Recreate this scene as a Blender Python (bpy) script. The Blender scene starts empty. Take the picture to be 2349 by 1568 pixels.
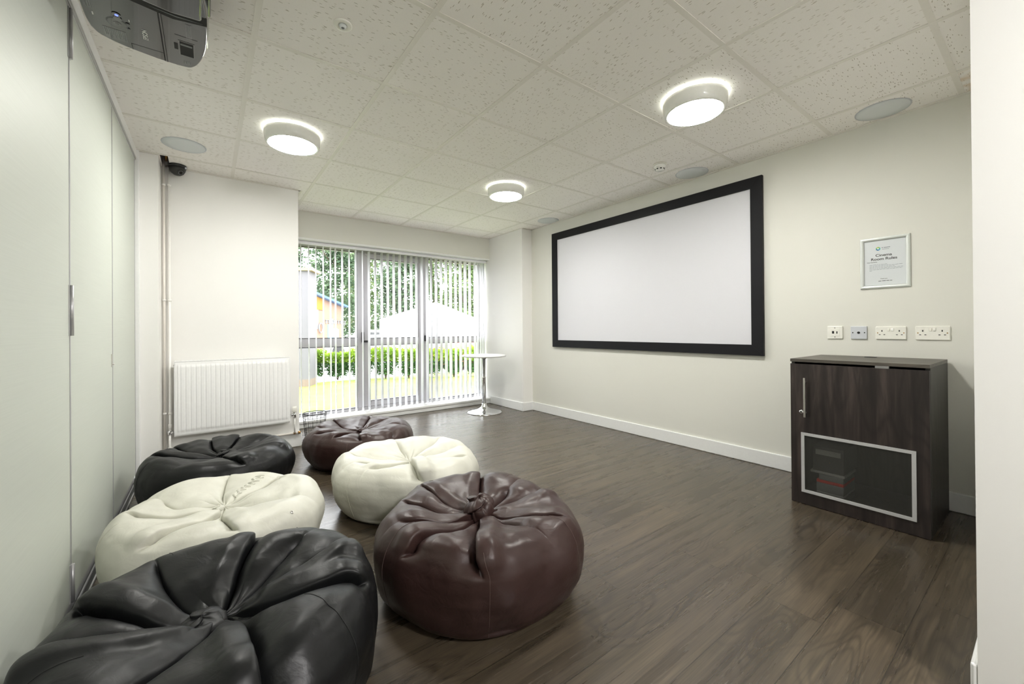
import bpy, math, random
import numpy as np
from mathutils import Vector, Matrix, noise
S = bpy.context.scene
COL = S.collection
PI = math.pi
random.seed(7)

# ------------------------------------------------------------------ camera
def make_camera():
    f, cx, cy = 926.172, 1146.993, 751.880
    yaw, pitch, roll = 0.6256, 0.0036, -0.0075
    fw = Vector((math.sin(yaw)*math.cos(pitch), math.cos(yaw)*math.cos(pitch), math.sin(pitch)))
    r = Vector((math.cos(yaw), -math.sin(yaw), 0)); u = r.cross(fw)
    r2 = r*math.cos(roll)+u*math.sin(roll); u2 = -r*math.sin(roll)+u*math.cos(roll)
    cam = bpy.data.cameras.new('camera'); o = bpy.data.objects.new('camera', cam); COL.objects.link(o)
    m = Matrix((r2, u2, -fw)).transposed().to_4x4(); m.translation = (0, 0, 1.0737)
    o.matrix_world = m
    cam.sensor_width = 36; cam.lens = f*36/2349
    cam.shift_x = (1174.5-cx)/2349; cam.shift_y = (cy-784)/2349
    cam.clip_start = 0.02; cam.clip_end = 300
    S.camera = o
make_camera()
# ------------------------------------------------------------------ world, exposure
SKY = 8.6
LAMP = 86.0
LOBBY = 165.0
w = bpy.data.worlds.new('overcast_sky'); S.world = w; w.use_nodes = True
wn = w.node_tree.nodes; wl = w.node_tree.links
bg = wn['Background']
tc = wn.new('ShaderNodeTexCoord'); sep = wn.new('ShaderNodeSeparateXYZ'); mr = wn.new('ShaderNodeMapRange')
mr.inputs[1].default_value = -0.05; mr.inputs[2].default_value = 0.9; mr.inputs[3].default_value = 0.55; mr.inputs[4].default_value = 1.0
mul = wn.new('ShaderNodeMath'); mul.operation = 'MULTIPLY'; mul.inputs[1].default_value = SKY
wl.new(tc.outputs['Generated'], sep.inputs[0]); wl.new(sep.outputs[2], mr.inputs[0]); wl.new(mr.outputs[0], mul.inputs[0]); wl.new(mul.outputs[0], bg.inputs[1])
bg.inputs[0].default_value = (0.97, 0.98, 1.0, 1)
vs = S.view_settings; vs.view_transform = 'Standard'; vs.look = 'None'; vs.gamma = 1; vs.use_curve_mapping = False; vs.exposure = 0.62
try:
    S.cycles.max_bounces = 12; S.cycles.diffuse_bounces = 8; S.cycles.transparent_max_bounces = 24
    S.cycles.glossy_bounces = 5; S.cycles.sample_clamp_indirect = 8.0; S.cycles.use_denoising = True
    S.cycles.caustics_reflective = False; S.cycles.caustics_refractive = False
except Exception: pass

# ------------------------------------------------------------------ materials
class NT:
    def __init__(s, name):
        s.m = bpy.data.materials.new(name); s.m.use_nodes = True; s.t = s.m.node_tree
        s.b = s.t.nodes['Principled BSDF']; s.out = s.t.nodes['Material Output']
    def n(s, typ, props=None, **inp):
        nd = s.t.nodes.new('ShaderNode'+typ)
        for k, v in (props or {}).items(): setattr(nd, k, v)
        for k, v in inp.items():
            key = int(k[1:]) if k[0] == 'i' and k[1:].isdigit() else k.replace('_', ' ')
            s.set(nd.inputs[key], v)
        return nd
    def set(s, sock, v):
        if isinstance(v, bpy.types.NodeSocket): s.t.links.new(v, sock)
        elif isinstance(v, bpy.types.Node): s.t.links.new(v.outputs[0], sock)
        else: sock.default_value = v
    def math(s, op, a, b=0.0, c=None):
        nd = s.n('Math', {'operation': op}); s.set(nd.inputs[0], a); s.set(nd.inputs[1], b)
        if c is not None: s.set(nd.inputs[2], c)
        return nd.outputs[0]
    def ramp(s, fac, stops):
        nd = s.n('ValToRGB'); s.set(nd.inputs[0], fac); e = nd.color_ramp.elements
        while len(e) < len(stops): e.new(0.5)
        for i, (p, c) in enumerate(stops):
            e[i].position = p; e[i].color = (*c, 1) if len(c) == 3 else c
        return nd.outputs[0]
    def mix(s, fac, a, b, typ='MIX'):
        nd = s.n('MixRGB', {'blend_type': typ}); s.set(nd.inputs[0], fac); s.set(nd.inputs[1], a); s.set(nd.inputs[2], b); return nd.outputs[0]
    def P(s, **k):
        for a, v in k.items(): s.set(s.b.inputs[a.replace('_', ' ')], v)
        return s
    def bump(s, h, strength=0.3, dist=0.002):
        b = s.n('Bump', Strength=strength, Distance=dist, Height=h); s.set(s.b.inputs['Normal'], b.outputs[0])
def rgb(r, g, b): return (r, g, b, 1)
def plain(name, c, rough=0.5, metal=0.0, bump=0.0, bscale=60, var=0.04, coat=0.0, spec=0.5):
    t = NT(name); tex = t.n('TexCoord')
    nz = t.n('TexNoise', Vector=tex.outputs['Object'], Scale=bscale, Detail=4.0)
    col = t.mix(nz.outputs[0], rgb(*[max(0, x*(1-var)) for x in c]), rgb(*[min(1, x*(1+var)) for x in c]))
    t.P(Base_Color=col, Roughness=rough, Metallic=metal, Coat_Weight=coat)
    t.set(t.b.inputs['Specular IOR Level'], spec)
    if bump: t.bump(nz.outputs[0], bump, 0.002)
    return t.m
def mat_wall(name, c):
    t = NT(name); tex = t.n('TexCoord')
    nz = t.n('TexNoise', Vector=tex.outputs['Object'], Scale=140.0, Detail=3.0)
    n2 = t.n('TexNoise', Vector=tex.outputs['Object'], Scale=1.5, Detail=2.0)
    t.P(Base_Color=t.mix(n2.outputs[0], rgb(*[x*.985 for x in c]), rgb(*c)), Roughness=.62)
    t.bump(nz.outputs[0], .12, .001); return t.m
def mat_floor():
    t = NT('dark_oak_vinyl'); tex = t.n('TexCoord'); sp = t.n('SeparateXYZ', i0=tex.outputs['Object'])
    X, Y = sp.outputs[0], sp.outputs[1]
    yy = t.math('DIVIDE', t.math('SUBTRACT', Y, .697-.1875*40), .1875); row = t.math('FLOOR', yy); fy = t.math('FRACT', yy)
    rnd = t.n('TexWhiteNoise', {'noise_dimensions': '1D'}); t.set(rnd.inputs['W'], row)
    xx = t.math('DIVIDE', t.math('ADD', X, t.math('MULTIPLY_ADD', rnd.outputs[0], 1.3, 20.0)), 1.3); colx = t.math('FLOOR', xx); fx = t.math('FRACT', xx)
    cid = t.math('MULTIPLY_ADD', row, 17.3, colx)
    r2 = t.n('TexWhiteNoise', {'noise_dimensions': '1D'}); t.set(r2.inputs['W'], cid)
    off = t.math('MULTIPLY', r2.outputs[0], 37.0)
    gx = t.math('ADD', t.math('MULTIPLY', X, 1.0), off)
    v1 = t.n('CombineXYZ', i0=t.math('MULTIPLY', gx, .9), i1=t.math('MULTIPLY', Y, 17.0), i2=off)
    g1 = t.n('TexNoise', Vector=v1.outputs[0], Scale=1.6, Detail=4.0, Roughness=.52)
    v2 = t.n('CombineXYZ', i0=t.math('MULTIPLY', gx, 5.0), i1=t.math('MULTIPLY', Y, 210.0), i2=off)
    g2 = t.n('TexNoise', Vector=v2.outputs[0], Scale=1.0, Detail=3.0)
    # cathedral figure: stretched contour bands of a slow noise
    v3 = t.n('CombineXYZ', i0=t.math('MULTIPLY', gx, 1.7), i1=t.math('MULTIPLY', Y, 7.0), i2=off)
    slow = t.n('TexNoise', Vector=v3.outputs[0], Scale=1.0, Detail=1.5, Roughness=.4)
    band = t.math('SINE', t.math('MULTIPLY', slow.outputs[0], 120.0)); band = t.math('MULTIPLY_ADD', band, .5, .5)
    band = t.math('POWER', band, 2.5)
    fig = t.math('MULTIPLY', band, t.ramp(slow.outputs[0], [(0.46, (0, 0, 0)), (.6, (1, 1, 1))]))
    c = t.ramp(g1.outputs[0], [(.22, (.050, .0385, .026)), (.5, (.074, .057, .038)), (.78, (.112, .086, .056))])
    c = t.mix(t.math('MULTIPLY', fig, .50), c, rgb(.022, .016, .012))
    c = t.mix(t.ramp(g2.outputs[0], [(.38, (0, 0, 0)), (.68, (.85, .85, .85))]), c, t.mix(.55, c, rgb(.018, .014, .010)))
    tone = t.ramp(r2.outputs[0], [(0, (.90, .90, .90)), (1, (1.08, 1.07, 1.05))])
    c = t.mix(1.0, c, tone, 'MULTIPLY')
    ey = t.math('MINIMUM', fy, t.math('SUBTRACT', 1.0, fy)); ex = t.math('MINIMUM', fx, t.math('SUBTRACT', 1.0, fx))
    seam = t.math('MAXIMUM', t.math('LESS_THAN', ey, .007), t.math('LESS_THAN', ex, .0010))
    c = t.mix(t.math('MULTIPLY', seam, .85), c, rgb(.018, .014, .010))
    t.P(Base_Color=c, Roughness=t.math('MULTIPLY_ADD', g1.outputs[0], .12, .22))
    t.set(t.b.inputs['Specular IOR Level'], .75)
    h = t.math('SUBTRACT', t.math('MULTIPLY', g2.outputs[0], .5), t.math('MULTIPLY', seam, 1.0))
    t.bump(h, .15, .0010); return t.m
def mat_tile(name, stain=False):
    t = NT(name); uv = t.n('UVMap', {'uv_map': 'UVMap'}).outputs[0]
    dz = t.n('TexNoise', Vector=uv, Scale=38.0, Detail=1.0)
    d = t.n('VectorMath', {'operation': 'MULTIPLY_ADD'}, i0=dz.outputs[1], i1=(.012, .012, 0), i2=uv)
    mp = t.n('Mapping', Vector=d.outputs[0]); mp.inputs['Scale'].default_value = (27, 150, 1)
    vo = t.n('TexVoronoi', Vector=mp.outputs[0], Scale=1.0)
    hole = t.math('LESS_THAN', vo.outputs['Distance'], .22)
    pick = t.n('SeparateXYZ', i0=vo.outputs['Color']); hole = t.math('MULTIPLY', hole, t.math('LESS_THAN', pick.outputs[0], .60))
    vp = t.n('TexVoronoi', Vector=uv, Scale=230.0); pin = t.math('LESS_THAN', vp.outputs['Distance'], .20)
    base = rgb(.91, .88, .85)
    c = t.mix(t.math('MULTIPLY', pin, .16), base, rgb(.45, .42, .36))
    c = t.mix(t.math('MULTIPLY', hole, .72), c, rgb(.34, .29, .22))
    if stain:
        n = t.n('TexNoise', Vector=uv, Scale=5.0, Detail=5.0, Distortion=1.5)
        s_ = t.ramp(n.outputs[0], [(.42, (0, 0, 0)), (.62, (1, 1, 1))])
        c = t.mix(t.math('MULTIPLY', s_, .5), c, rgb(.62, .40, .18))
    t.P(Base_Color=c, Roughness=.9)
    t.bump(t.math('MULTIPLY', hole, -1.0), .5, .002); return t.m
def mat_leather(name, c, rough=.36, c2=None, spec=.36):
    t = NT(name); tex = t.n('TexCoord')
    nz = t.n('TexNoise', Vector=tex.outputs['Object'], Scale=420.0, Detail=3.0)
    sm = t.n('TexNoise', Vector=tex.outputs['Object'], Scale=7.0, Detail=5.0, Distortion=.6)
    cc = t.mix(sm.outputs[0], rgb(*[x*.8 for x in c]), rgb(*(c2 or [x*1.25 for x in c])))
    t.P(Base_Color=cc, Roughness=t.math('MULTIPLY_ADD', sm.outputs[0], .22, rough-.10)); t.set(t.b.inputs['Specular IOR Level'], spec)
    wr = t.n('TexNoise', Vector=tex.outputs['Object'], Scale=22.0, Detail=3.0, Distortion=1.2)
    b1 = t.n('Bump', Strength=.10, Distance=.0006, Height=nz.outputs[0])
    b2 = t.n('Bump', Strength=.35, Distance=.004, Height=wr.outputs[0], Normal=b1.outputs[0])
    t.set(t.b.inputs['Normal'], b2.outputs[0]); return t.m
def mat_wood(name, c0, c1, c2, axis='z', scale=1.0):
    t = NT(name); tex = t.n('TexCoord'); mp = t.n('Mapping', Vector=tex.outputs['Object'])
    sc = {'z': (26, 26, 1.6), 'y': (26, 1.6, 26), 'x': (1.6, 26, 26)}[axis]; mp.inputs['Scale'].default_value = tuple(v*scale for v in sc)
    n = t.n('TexNoise', Vector=mp.outputs[0], Scale=1.0, Detail=6.0, Distortion=.7, Roughness=.6)
    mp2 = t.n('Mapping', Vector=tex.outputs['Object']); mp2.inputs['Scale'].default_value = tuple(v*scale for v in {'z': (5, 5, 1.1), 'y': (5, 1.1, 5), 'x': (1.1, 5, 5)}[axis])
    sl = t.n('TexNoise', Vector=mp2.outputs[0], Scale=1.0, Detail=1.0)
    bd = t.math('POWER', t.math('MULTIPLY_ADD', t.math('SINE', t.math('MULTIPLY', sl.outputs[0], 70.0)), .5, .5), 3.0)
    col = t.ramp(n.outputs[0], [(.3, c0), (.52, c1), (.75, c2)])
    col = t.mix(t.math('MULTIPLY', bd, .5), col, rgb(*c0))
    t.P(Base_Color=col, Roughness=.45); t.bump(n.outputs[0], .08, .001); return t.m
def mat_emit(name, c, s):
    t = NT(name); t.P(Base_Color=rgb(.8, .8, .8), Emission_Color=rgb(*c), Emission_Strength=s, Roughness=.4); return t.m
def mat_glass(name, tint=(.97, .985, .98), base=.04):
    t = NT(name); fr = t.n('Fresnel', IOR=1.45)
    tr = t.n('BsdfTransparent', Color=rgb(*tint)); gl = t.n('BsdfGlossy', Roughness=.02)
    mx = t.n('MixShader'); t.set(mx.inputs[0], fr.outputs[0]); t.set(mx.inputs[1], tr.outputs[0]); t.set(mx.inputs[2], gl.outputs[0])
    t.set(t.out.inputs[0], mx.outputs[0]); return t.m
def mat_fabric():
    t = NT('white_blind_fabric'); tex = t.n('TexCoord')
    nz = t.n('TexNoise', Vector=tex.outputs['Object'], Scale=400.0)
    df = t.n('BsdfDiffuse', Color=t.mix(nz.outputs[0], rgb(.86, .86, .88), rgb(.90, .90, .92))); tl = t.n('BsdfTranslucent', Color=rgb(.88, .88, .90))
    mx = t.n('MixShader', i0=.42, i1=df.outputs[0], i2=tl.outputs[0]); t.set(t.out.inputs[0], mx.outputs[0]); return t.m
def mat_perf(name):
    t = NT(name); tex = t.n('TexCoord'); sp = t.n('SeparateXYZ', i0=tex.outputs['Object'])
    a = t.math('ADD', sp.outputs[1], sp.outputs[2]); b = t.math('SUBTRACT', sp.outputs[1], sp.outputs[2])
    k = 2*PI/.0085
    h = t.math('MULTIPLY', t.math('SINE', t.math('MULTIPLY', a, k)), t.math('SINE', t.math('MULTIPLY', b, k)))
    hole = t.math('GREATER_THAN', t.math('ABSOLUTE', h), .42)
    t.P(Base_Color=rgb(.060, .059, .053), Roughness=.5, Metallic=.2, Alpha=t.math('SUBTRACT', 1.0, hole)); return t.m
def mat_leaf(name, a, b, c):
    t = NT(name); tex = t.n('TexCoord')
    nz = t.n('TexNoise', Vector=tex.outputs['Object'], Scale=1.3, Detail=4.0)
    n2 = t.n('TexWhiteNoise', Vector=t.n('NewGeometry').outputs['Position'])
    f = t.math('ADD', t.math('MULTIPLY', nz.outputs[0], .8), t.math('MULTIPLY', t.n('ObjectInfo').outputs['Random'], .1))
    col = t.ramp(f, [(.3, a), (.5, b), (.66, c)])
    df = t.n('BsdfDiffuse', Color=col); tl = t.n('BsdfTranslucent', Color=col)
    mx = t.n('MixShader', i0=.35, i1=df.outputs[0], i2=tl.outputs[0]); t.set(t.out.inputs[0], mx.outputs[0]); return t.m

M = {}
M['wall'] = mat_wall('warm_white_paint', (.71, .705, .65))
M['wall_w'] = mat_wall('clean_white_paint', (.82, .812, .79))
M['lobby'] = mat_wall('lobby_paint', (.74, .73, .70))
M['gloss_white'] = plain('white_gloss_paint', (.80, .805, .80), .35)
M['floor'] = mat_floor()
M['tile'] = mat_tile('fissured_ceiling_tile'); M['tile_s'] = mat_tile('stained_ceiling_tile', True)
M['tbar'] = plain('ceiling_bar_enamel', (.80, .77, .72), .45)
M['rad'] = plain('radiator_enamel', (.86, .86, .86), .28)
M['pipe'] = plain('painted_pipe', (.76, .72, .67), .4)
M['pipe_w'] = plain('white_pipe_clip', (.84, .83, .80), .4)
M['chrome'] = plain('chrome', (.75, .75, .76), .12, 1.0)
M['steel'] = plain('brushed_steel', (.62, .60, .57), .32, 1.0)
M['alu'] = plain('satin_aluminium', (.50, .50, .51), .35, .5)
M['brass'] = plain('old_brass', (.45, .25, .08), .35, .9)
M['winframe'] = plain('grey_window_metal', (.42, .41, .43), .42)
M['rubber'] = plain('black_gasket', (.02, .02, .02), .6)
M['black'] = plain('black_plastic', (.018, .018, .019), .35)
M['gblack'] = plain('gloss_black_plastic', (.010, .011, .011), .12, coat=.6)
M['gblack2'] = plain('dark_grey_gloss_plastic', (.017, .019, .018), .14, coat=.4)
M['velvet'] = plain('black_frame_flock', (.006, .006, .008), .55, spec=.25)
M['screen'] = plain('screen_white', (.67, .67, .71), .8, var=.01)
M['plastic'] = plain('white_plastic', (.83, .82, .76), .3)
M['plastic_g'] = plain('pale_grey_plastic', (.58, .60, .64), .35)
M['switch'] = plain('bright_switch', (.88, .88, .86), .25)
M['hole'] = plain('socket_hole', (.01, .01, .01), .8)
M['lampbody'] = plain('lamp_enamel', (.80, .80, .76), .25, coat=.3)
M['diffuser'] = mat_emit('lamp_diffuser', (1.0, .985, .93), LAMP)
M['glow'] = mat_emit('lamp_back_glow', (.95, 1.0, .93), 10.0)
M['added_lamp'] = mat_emit('added_lamp_diffuser', (1.0, .98, .97), LOBBY)  # for the lamp added behind the camera to brighten the jamb
M['grille'] = plain('speaker_grille', (.72, .75, .76), .7, bump=.2, bscale=900)
M['glass'] = mat_glass('window_glass')
M['picglass'] = mat_glass('picture_glass')
M['fabric'] = mat_fabric()
M['chain'] = plain('blind_weight_plastic', (.78, .78, .80), .4)
M['panel'] = None
M['leather_b'] = mat_leather('black_leatherette', (.0055, .0059, .0063), .40, spec=.27)
M['leather_n'] = mat_leather('brown_leatherette', (.034, .0170, .0150), .38)
M['leather_w'] = mat_leather('ivory_leatherette', (.60, .595, .515), .42, (.67, .665, .59))
M['thread_b'] = plain('black_thread', (.01, .01, .01), .7)
M['thread_n'] = plain('brown_thread', (.11, .075, .068), .6)
M['thread_w'] = plain('ivory_thread', (.58, .57, .49), .7)
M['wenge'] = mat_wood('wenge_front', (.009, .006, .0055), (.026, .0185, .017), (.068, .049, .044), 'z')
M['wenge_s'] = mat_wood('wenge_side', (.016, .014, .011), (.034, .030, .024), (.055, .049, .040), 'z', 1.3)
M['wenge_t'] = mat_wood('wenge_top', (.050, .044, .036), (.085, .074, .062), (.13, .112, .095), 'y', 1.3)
M['perf'] = mat_perf('perforated_metal')
M['ventframe'] = plain('silver_vent_frame', (.60, .60, .61), .35, .25)
M['paper'] = plain('paper', (.74, .75, .78), .6, var=.01)
M['ink'] = plain('ink', (.03, .03, .03), .7)
M['inkg'] = plain('grey_ink', (.28, .30, .34), .7)
M['snap'] = plain('silver_snap_frame', (.66, .69, .67), .30, .25)
M['label'] = plain('grey_print', (.16, .17, .17), .5)
M['print'] = plain('white_print', (.75, .76, .76), .5)
M['led'] = mat_emit('blue_led', (.06, .12, 1.0), 1.6)
M['red'] = plain('red_case', (.65, .03, .02), .4); M['greybox'] = plain('grey_case', (.22, .22, .22), .5); M['dark'] = plain('charcoal_case', (.09, .09, .09), .5)
M['lightgrey'] = plain('light_grey_case', (.42, .42, .40), .5)
M['wire'] = plain('black_wire', (.015, .015, .015), .4)
def mat_panel():
    t = NT('pearl_laminate'); tex = t.n('TexCoord'); mp = t.n('Mapping', Vector=tex.outputs['Object']); mp.inputs['Scale'].default_value = (1, 3, 260)
    n = t.n('TexNoise', Vector=mp.outputs[0], Scale=1.0, Detail=3.0)
    c = t.mix(n.outputs[0], rgb(.53, .56, .505), rgb(.59, .62, .56))
    t.P(Base_Color=c, Roughness=.52, Metallic=.1); t.bump(n.outputs[0], .04, .001); return t.m
M['panel'] = mat_panel()

# ------------------------------------------------------------------ mesh helpers
class MB:
    def __init__(s): s.v = []; s.f = []; s.mi = []; s.sm = []
    def add(s, v, f, smooth=False, mi=0):
        o = len(s.v); s.v += [tuple(p) for p in v]; s.f += [tuple(i+o for i in q) for q in f]; s.sm += [smooth]*len(f); s.mi += [mi]*len(f); return s
    def box(s, a, b, mi=0):
        x0, y0, z0 = (min(a[i], b[i]) for i in range(3)); x1, y1, z1 = (max(a[i], b[i]) for i in range(3))
        v = [(x0, y0, z0), (x1, y0, z0), (x1, y1, z0), (x0, y1, z0), (x0, y0, z1), (x1, y0, z1), (x1, y1, z1), (x0, y1, z1)]
        return s.add(v, [(0, 3, 2, 1), (4, 5, 6, 7), (0, 1, 5, 4), (1, 2, 6, 5), (2, 3, 7, 6), (3, 0, 4, 7)], mi=mi)
    def lathe(s, prof, c=(0, 0, 0), n=48, axis='z', smooth=True, mi=0):
        v = []; f = []
        for (r, h) in prof:
            for k in range(n):
                a = 2*PI*k/n; p = (r*math.cos(a), r*math.sin(a), h)
                if axis == 'x': p = (p[2], p[0], p[1])
                if axis == 'y': p = (p[1], p[2], p[0])
                v.append((c[0]+p[0], c[1]+p[1], c[2]+p[2]))
        for i in range(len(prof)-1):
            for k in range(n):
                k2 = (k+1) % n; f.append((i*n+k, i*n+k2, (i+1)*n+k2, (i+1)*n+k))
        m0 = len(prof)-1
        s.add(v, f, smooth, mi); o = len(s.v)-len(v)
        if prof[0][0] > 1e-5 and prof[0] != prof[-1]: s.f.append(tuple(o+k for k in range(n-1, -1, -1))); s.sm.append(False); s.mi.append(mi)
        if prof[-1][0] > 1e-5 and prof[0] != prof[-1]: s.f.append(tuple(o+m0*n+k for k in range(n))); s.sm.append(False); s.mi.append(mi)
        return s
    def cyl(s, a, b, r, n=16, r2=None, smooth=True, mi=0):
        return s.tube([a, b], [r, r if r2 is None else r2], n, smooth, mi)
    def tube(s, pts, r, n=10, smooth=True, mi=0, closed=False):
        pts = [Vector(p) for p in pts]; N = len(pts)
        if not hasattr(r, '__len__'): r = [r]*N
        v = []; up = None
        for i, p in enumerate(pts):
            if closed: d = pts[(i+1) % N]-pts[i-1]
            else: d = pts[min(i+1, N-1)]-pts[max(i-1, 0)]
            d.normalize()
            if up is None: up = Vector((0, 0, 1)) if abs(d.z) < .9 else Vector((1, 0, 0))
            x = up.cross(d); x.normalize(); y = d.cross(x); up = y
            for k in range(n):
                a = 2*PI*k/n; v.append(p+(x*math.cos(a)+y*math.sin(a))*r[i])
        f = []
        for i in range(N if closed else N-1):
            j = (i+1) % N
            for k in range(n):
                k2 = (k+1) % n; f.append((i*n+k, i*n+k2, j*n+k2, j*n+k))
        s.add(v, f, smooth, mi)
        if not closed: s.f += [tuple(len(s.v)-len(v)+k for k in range(n-1, -1, -1)), tuple(len(s.v)-len(v)+(N-1)*n+k for k in range(n))]; s.sm += [False]*2; s.mi += [mi]*2
        return s
    def prism(s, poly, z0, z1, axis='z', mi=0):
        n = len(poly); v = []
        for z in (z0, z1):
            for p in poly:
                v.append({'z': (p[0], p[1], z), 'x': (z, p[0], p[1]), 'y': (p[0], z, p[1])}[axis])
        f = [tuple(range(n-1, -1, -1)), tuple(range(n, 2*n))]+[(i, (i+1) % n, n+(i+1) % n, n+i) for i in range(n)]
        return s.add(v, f, mi=mi)
    def frame(s, a, b, wd, axis, d0, d1, mi=0):
        # rectangular ring with mitred corners in the plane normal to axis; a,b corners in plane coords
        (u0, v0), (u1, v1) = a, b
        o = [(u0, v0), (u1, v0), (u1, v1), (u0, v1)]; i = [(u0+wd, v0+wd), (u1-wd, v0+wd), (u1-wd, v1-wd), (u0+wd, v1-wd)]
        for k in range(4):
            q = [o[k], o[(k+1) % 4], i[(k+1) % 4], i[k]]; s.prism(q, d0, d1, axis, mi)
        return s
    def build(s, name, mat, parent=None, bevel=0, bseg=2, origin=None, recalc=True):
        me = bpy.data.meshes.new(name)
        o = bpy.data.objects.new(name, me)
        base = Vector(parent.matrix_world.translation) if parent else Vector(origin or (0, 0, 0))
        me.from_pydata([tuple(Vector(p)-base) for p in s.v], [], s.f)
        me.polygons.foreach_set('use_smooth', s.sm); me.polygons.foreach_set('material_index', s.mi)
        for m in (mat if isinstance(mat, (list, tuple)) else [mat]): me.materials.append(m)
        if recalc:
            import bmesh
            bm = bmesh.new(); bm.from_mesh(me); bmesh.ops.recalc_face_normals(bm, faces=bm.faces); bm.to_mesh(me); bm.free()
        me.update()
        COL.objects.link(o)
        if parent: o.parent = parent
        elif origin: o.location = origin
        if parent is None: o.matrix_world = Matrix.Translation(base)
        else: WORLD[o] = base; o.matrix_world = Matrix.Translation(base); o.location = (0, 0, 0); o.matrix_parent_inverse = Matrix.Identity(4)
        if bevel:
            b = o.modifiers.new('Bevel', 'BEVEL'); b.width = bevel; b.segments = bseg; b.limit_method = 'ANGLE'; b.angle_limit = math.radians(50)
            b.harden_normals = False
        return o
WORLD = {}
def fix_part(o, parent, base):
    o.parent = parent; o.location = (0, 0, 0)
def thing(name, label, cat, loc, group=None):
    o = bpy.data.objects.new(name, None); COL.objects.link(o); o.location = loc; o.matrix_world = Matrix.Translation(loc)
    o.empty_display_size = .1; o['label'] = label; o['category'] = cat
    if group: o['group'] = group
    return o
def tag(o, label, cat, group=None):
    o['label'] = label; o['category'] = cat
    if group: o['group'] = group
    return o
def struct(o): o['kind'] = 'structure'; return o
def setting(name, loc=(0, 0, 0)):
    o = bpy.data.objects.new(name, None); COL.objects.link(o); o.location = loc; o.matrix_world = Matrix.Translation(loc); o['kind'] = 'structure'; return o
def text_obj(name, body, size, mat, parent, M4, extr=.0003, offset=0.0, align='CENTER', xs=1.0):
    cu = bpy.data.curves.new(name, 'FONT'); cu.body = body; cu.size = size; cu.extrude = extr; cu.offset = offset; cu.align_x = align; cu.align_y = 'CENTER'
    t = bpy.data.objects.new(name+'_tmp', cu); COL.objects.link(t)
    dg = bpy.context.evaluated_depsgraph_get(); me = bpy.data.meshes.new_from_object(t.evaluated_get(dg))
    bpy.data.objects.remove(t)
    me.name = name; me.transform(Matrix.Diagonal((xs, 1, 1, 1))); me.transform(M4)
    base = parent.matrix_world.translation.copy()
    p = parent.parent
    me.transform(Matrix.Translation(-base)); me.materials.clear(); me.materials.append(mat)
    o = bpy.data.objects.new(name, me); COL.objects.link(o); o.parent = parent; o.matrix_world = Matrix.Translation(base); o.location = (0, 0, 0)
    return o
def copy_thing(o, loc, label, group=None):
    c = o.copy(); COL.objects.link(c); c.location = loc; c['label'] = label
    def rec(src, dst):
        for ch in list(src.children):
            k = ch.copy(); COL.objects.link(k); k.parent = dst; rec(ch, k)
    rec(o, c); return c

# ------------------------------------------------------------------ setting: room shell
XL, XR, YB, YW, H = -.43, 3.507, .142, 4.88, 2.40      # partition, screen wall, back wall face, window wall, ceiling
TOP = 2.75
fl = MB(); fl.box((XL-.15, -2.6, -.08), (XR+.1, 5.14, 0)); struct(fl.build('floor', M['floor']))
b = MB(); b.box((XR, -2.6, -.02), (XR+.12, 5.2, TOP)); struct(b.build('wall_right', M['wall']))
b = MB(); b.box((3.342, 4.12, 0), (XR, 5.3, TOP)); struct(b.build('wall_pillar', M['wall_w']))
b = MB(); b.box((.70, YW, 2.105), (3.342, 5.2, TOP)); struct(b.build('wall_window', M['wall']))
b = MB(); b.box((-.30, 4.19, 0), (.69, 5.3, TOP)); struct(b.build('wall_left_front', M['wall_w']))
b = MB(); b.box((-.60, 3.935, 0), (-.30, 5.3, TOP)); struct(b.build('wall_left_nib', M['wall_w']))
b = MB(); b.box((1.764, -.05, 0), (XR, YB, TOP)); struct(b.build('wall_back', M['wall_w']))
b = MB(); b.box((-.55, -2.72, 0), (XR+.1, -2.6, TOP)); struct(b.build('wall_lobby', M['lobby']))
b = MB(); b.box((-.6, -2.6, -.02), (-.5, .6, TOP)); struct(b.build('wall_lobby_left', M['lobby']))
# the timber board above the partition, and the roof slab over everything
b = MB(); b.box((-.6, -2.72, TOP), (XR+.12, 5.3, TOP+.1)); b.box((XL, -2.6, 2.42), (XL-.06, 3.94, TOP)); struct(b.build('wall_roof_slab', M['dark']))

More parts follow.
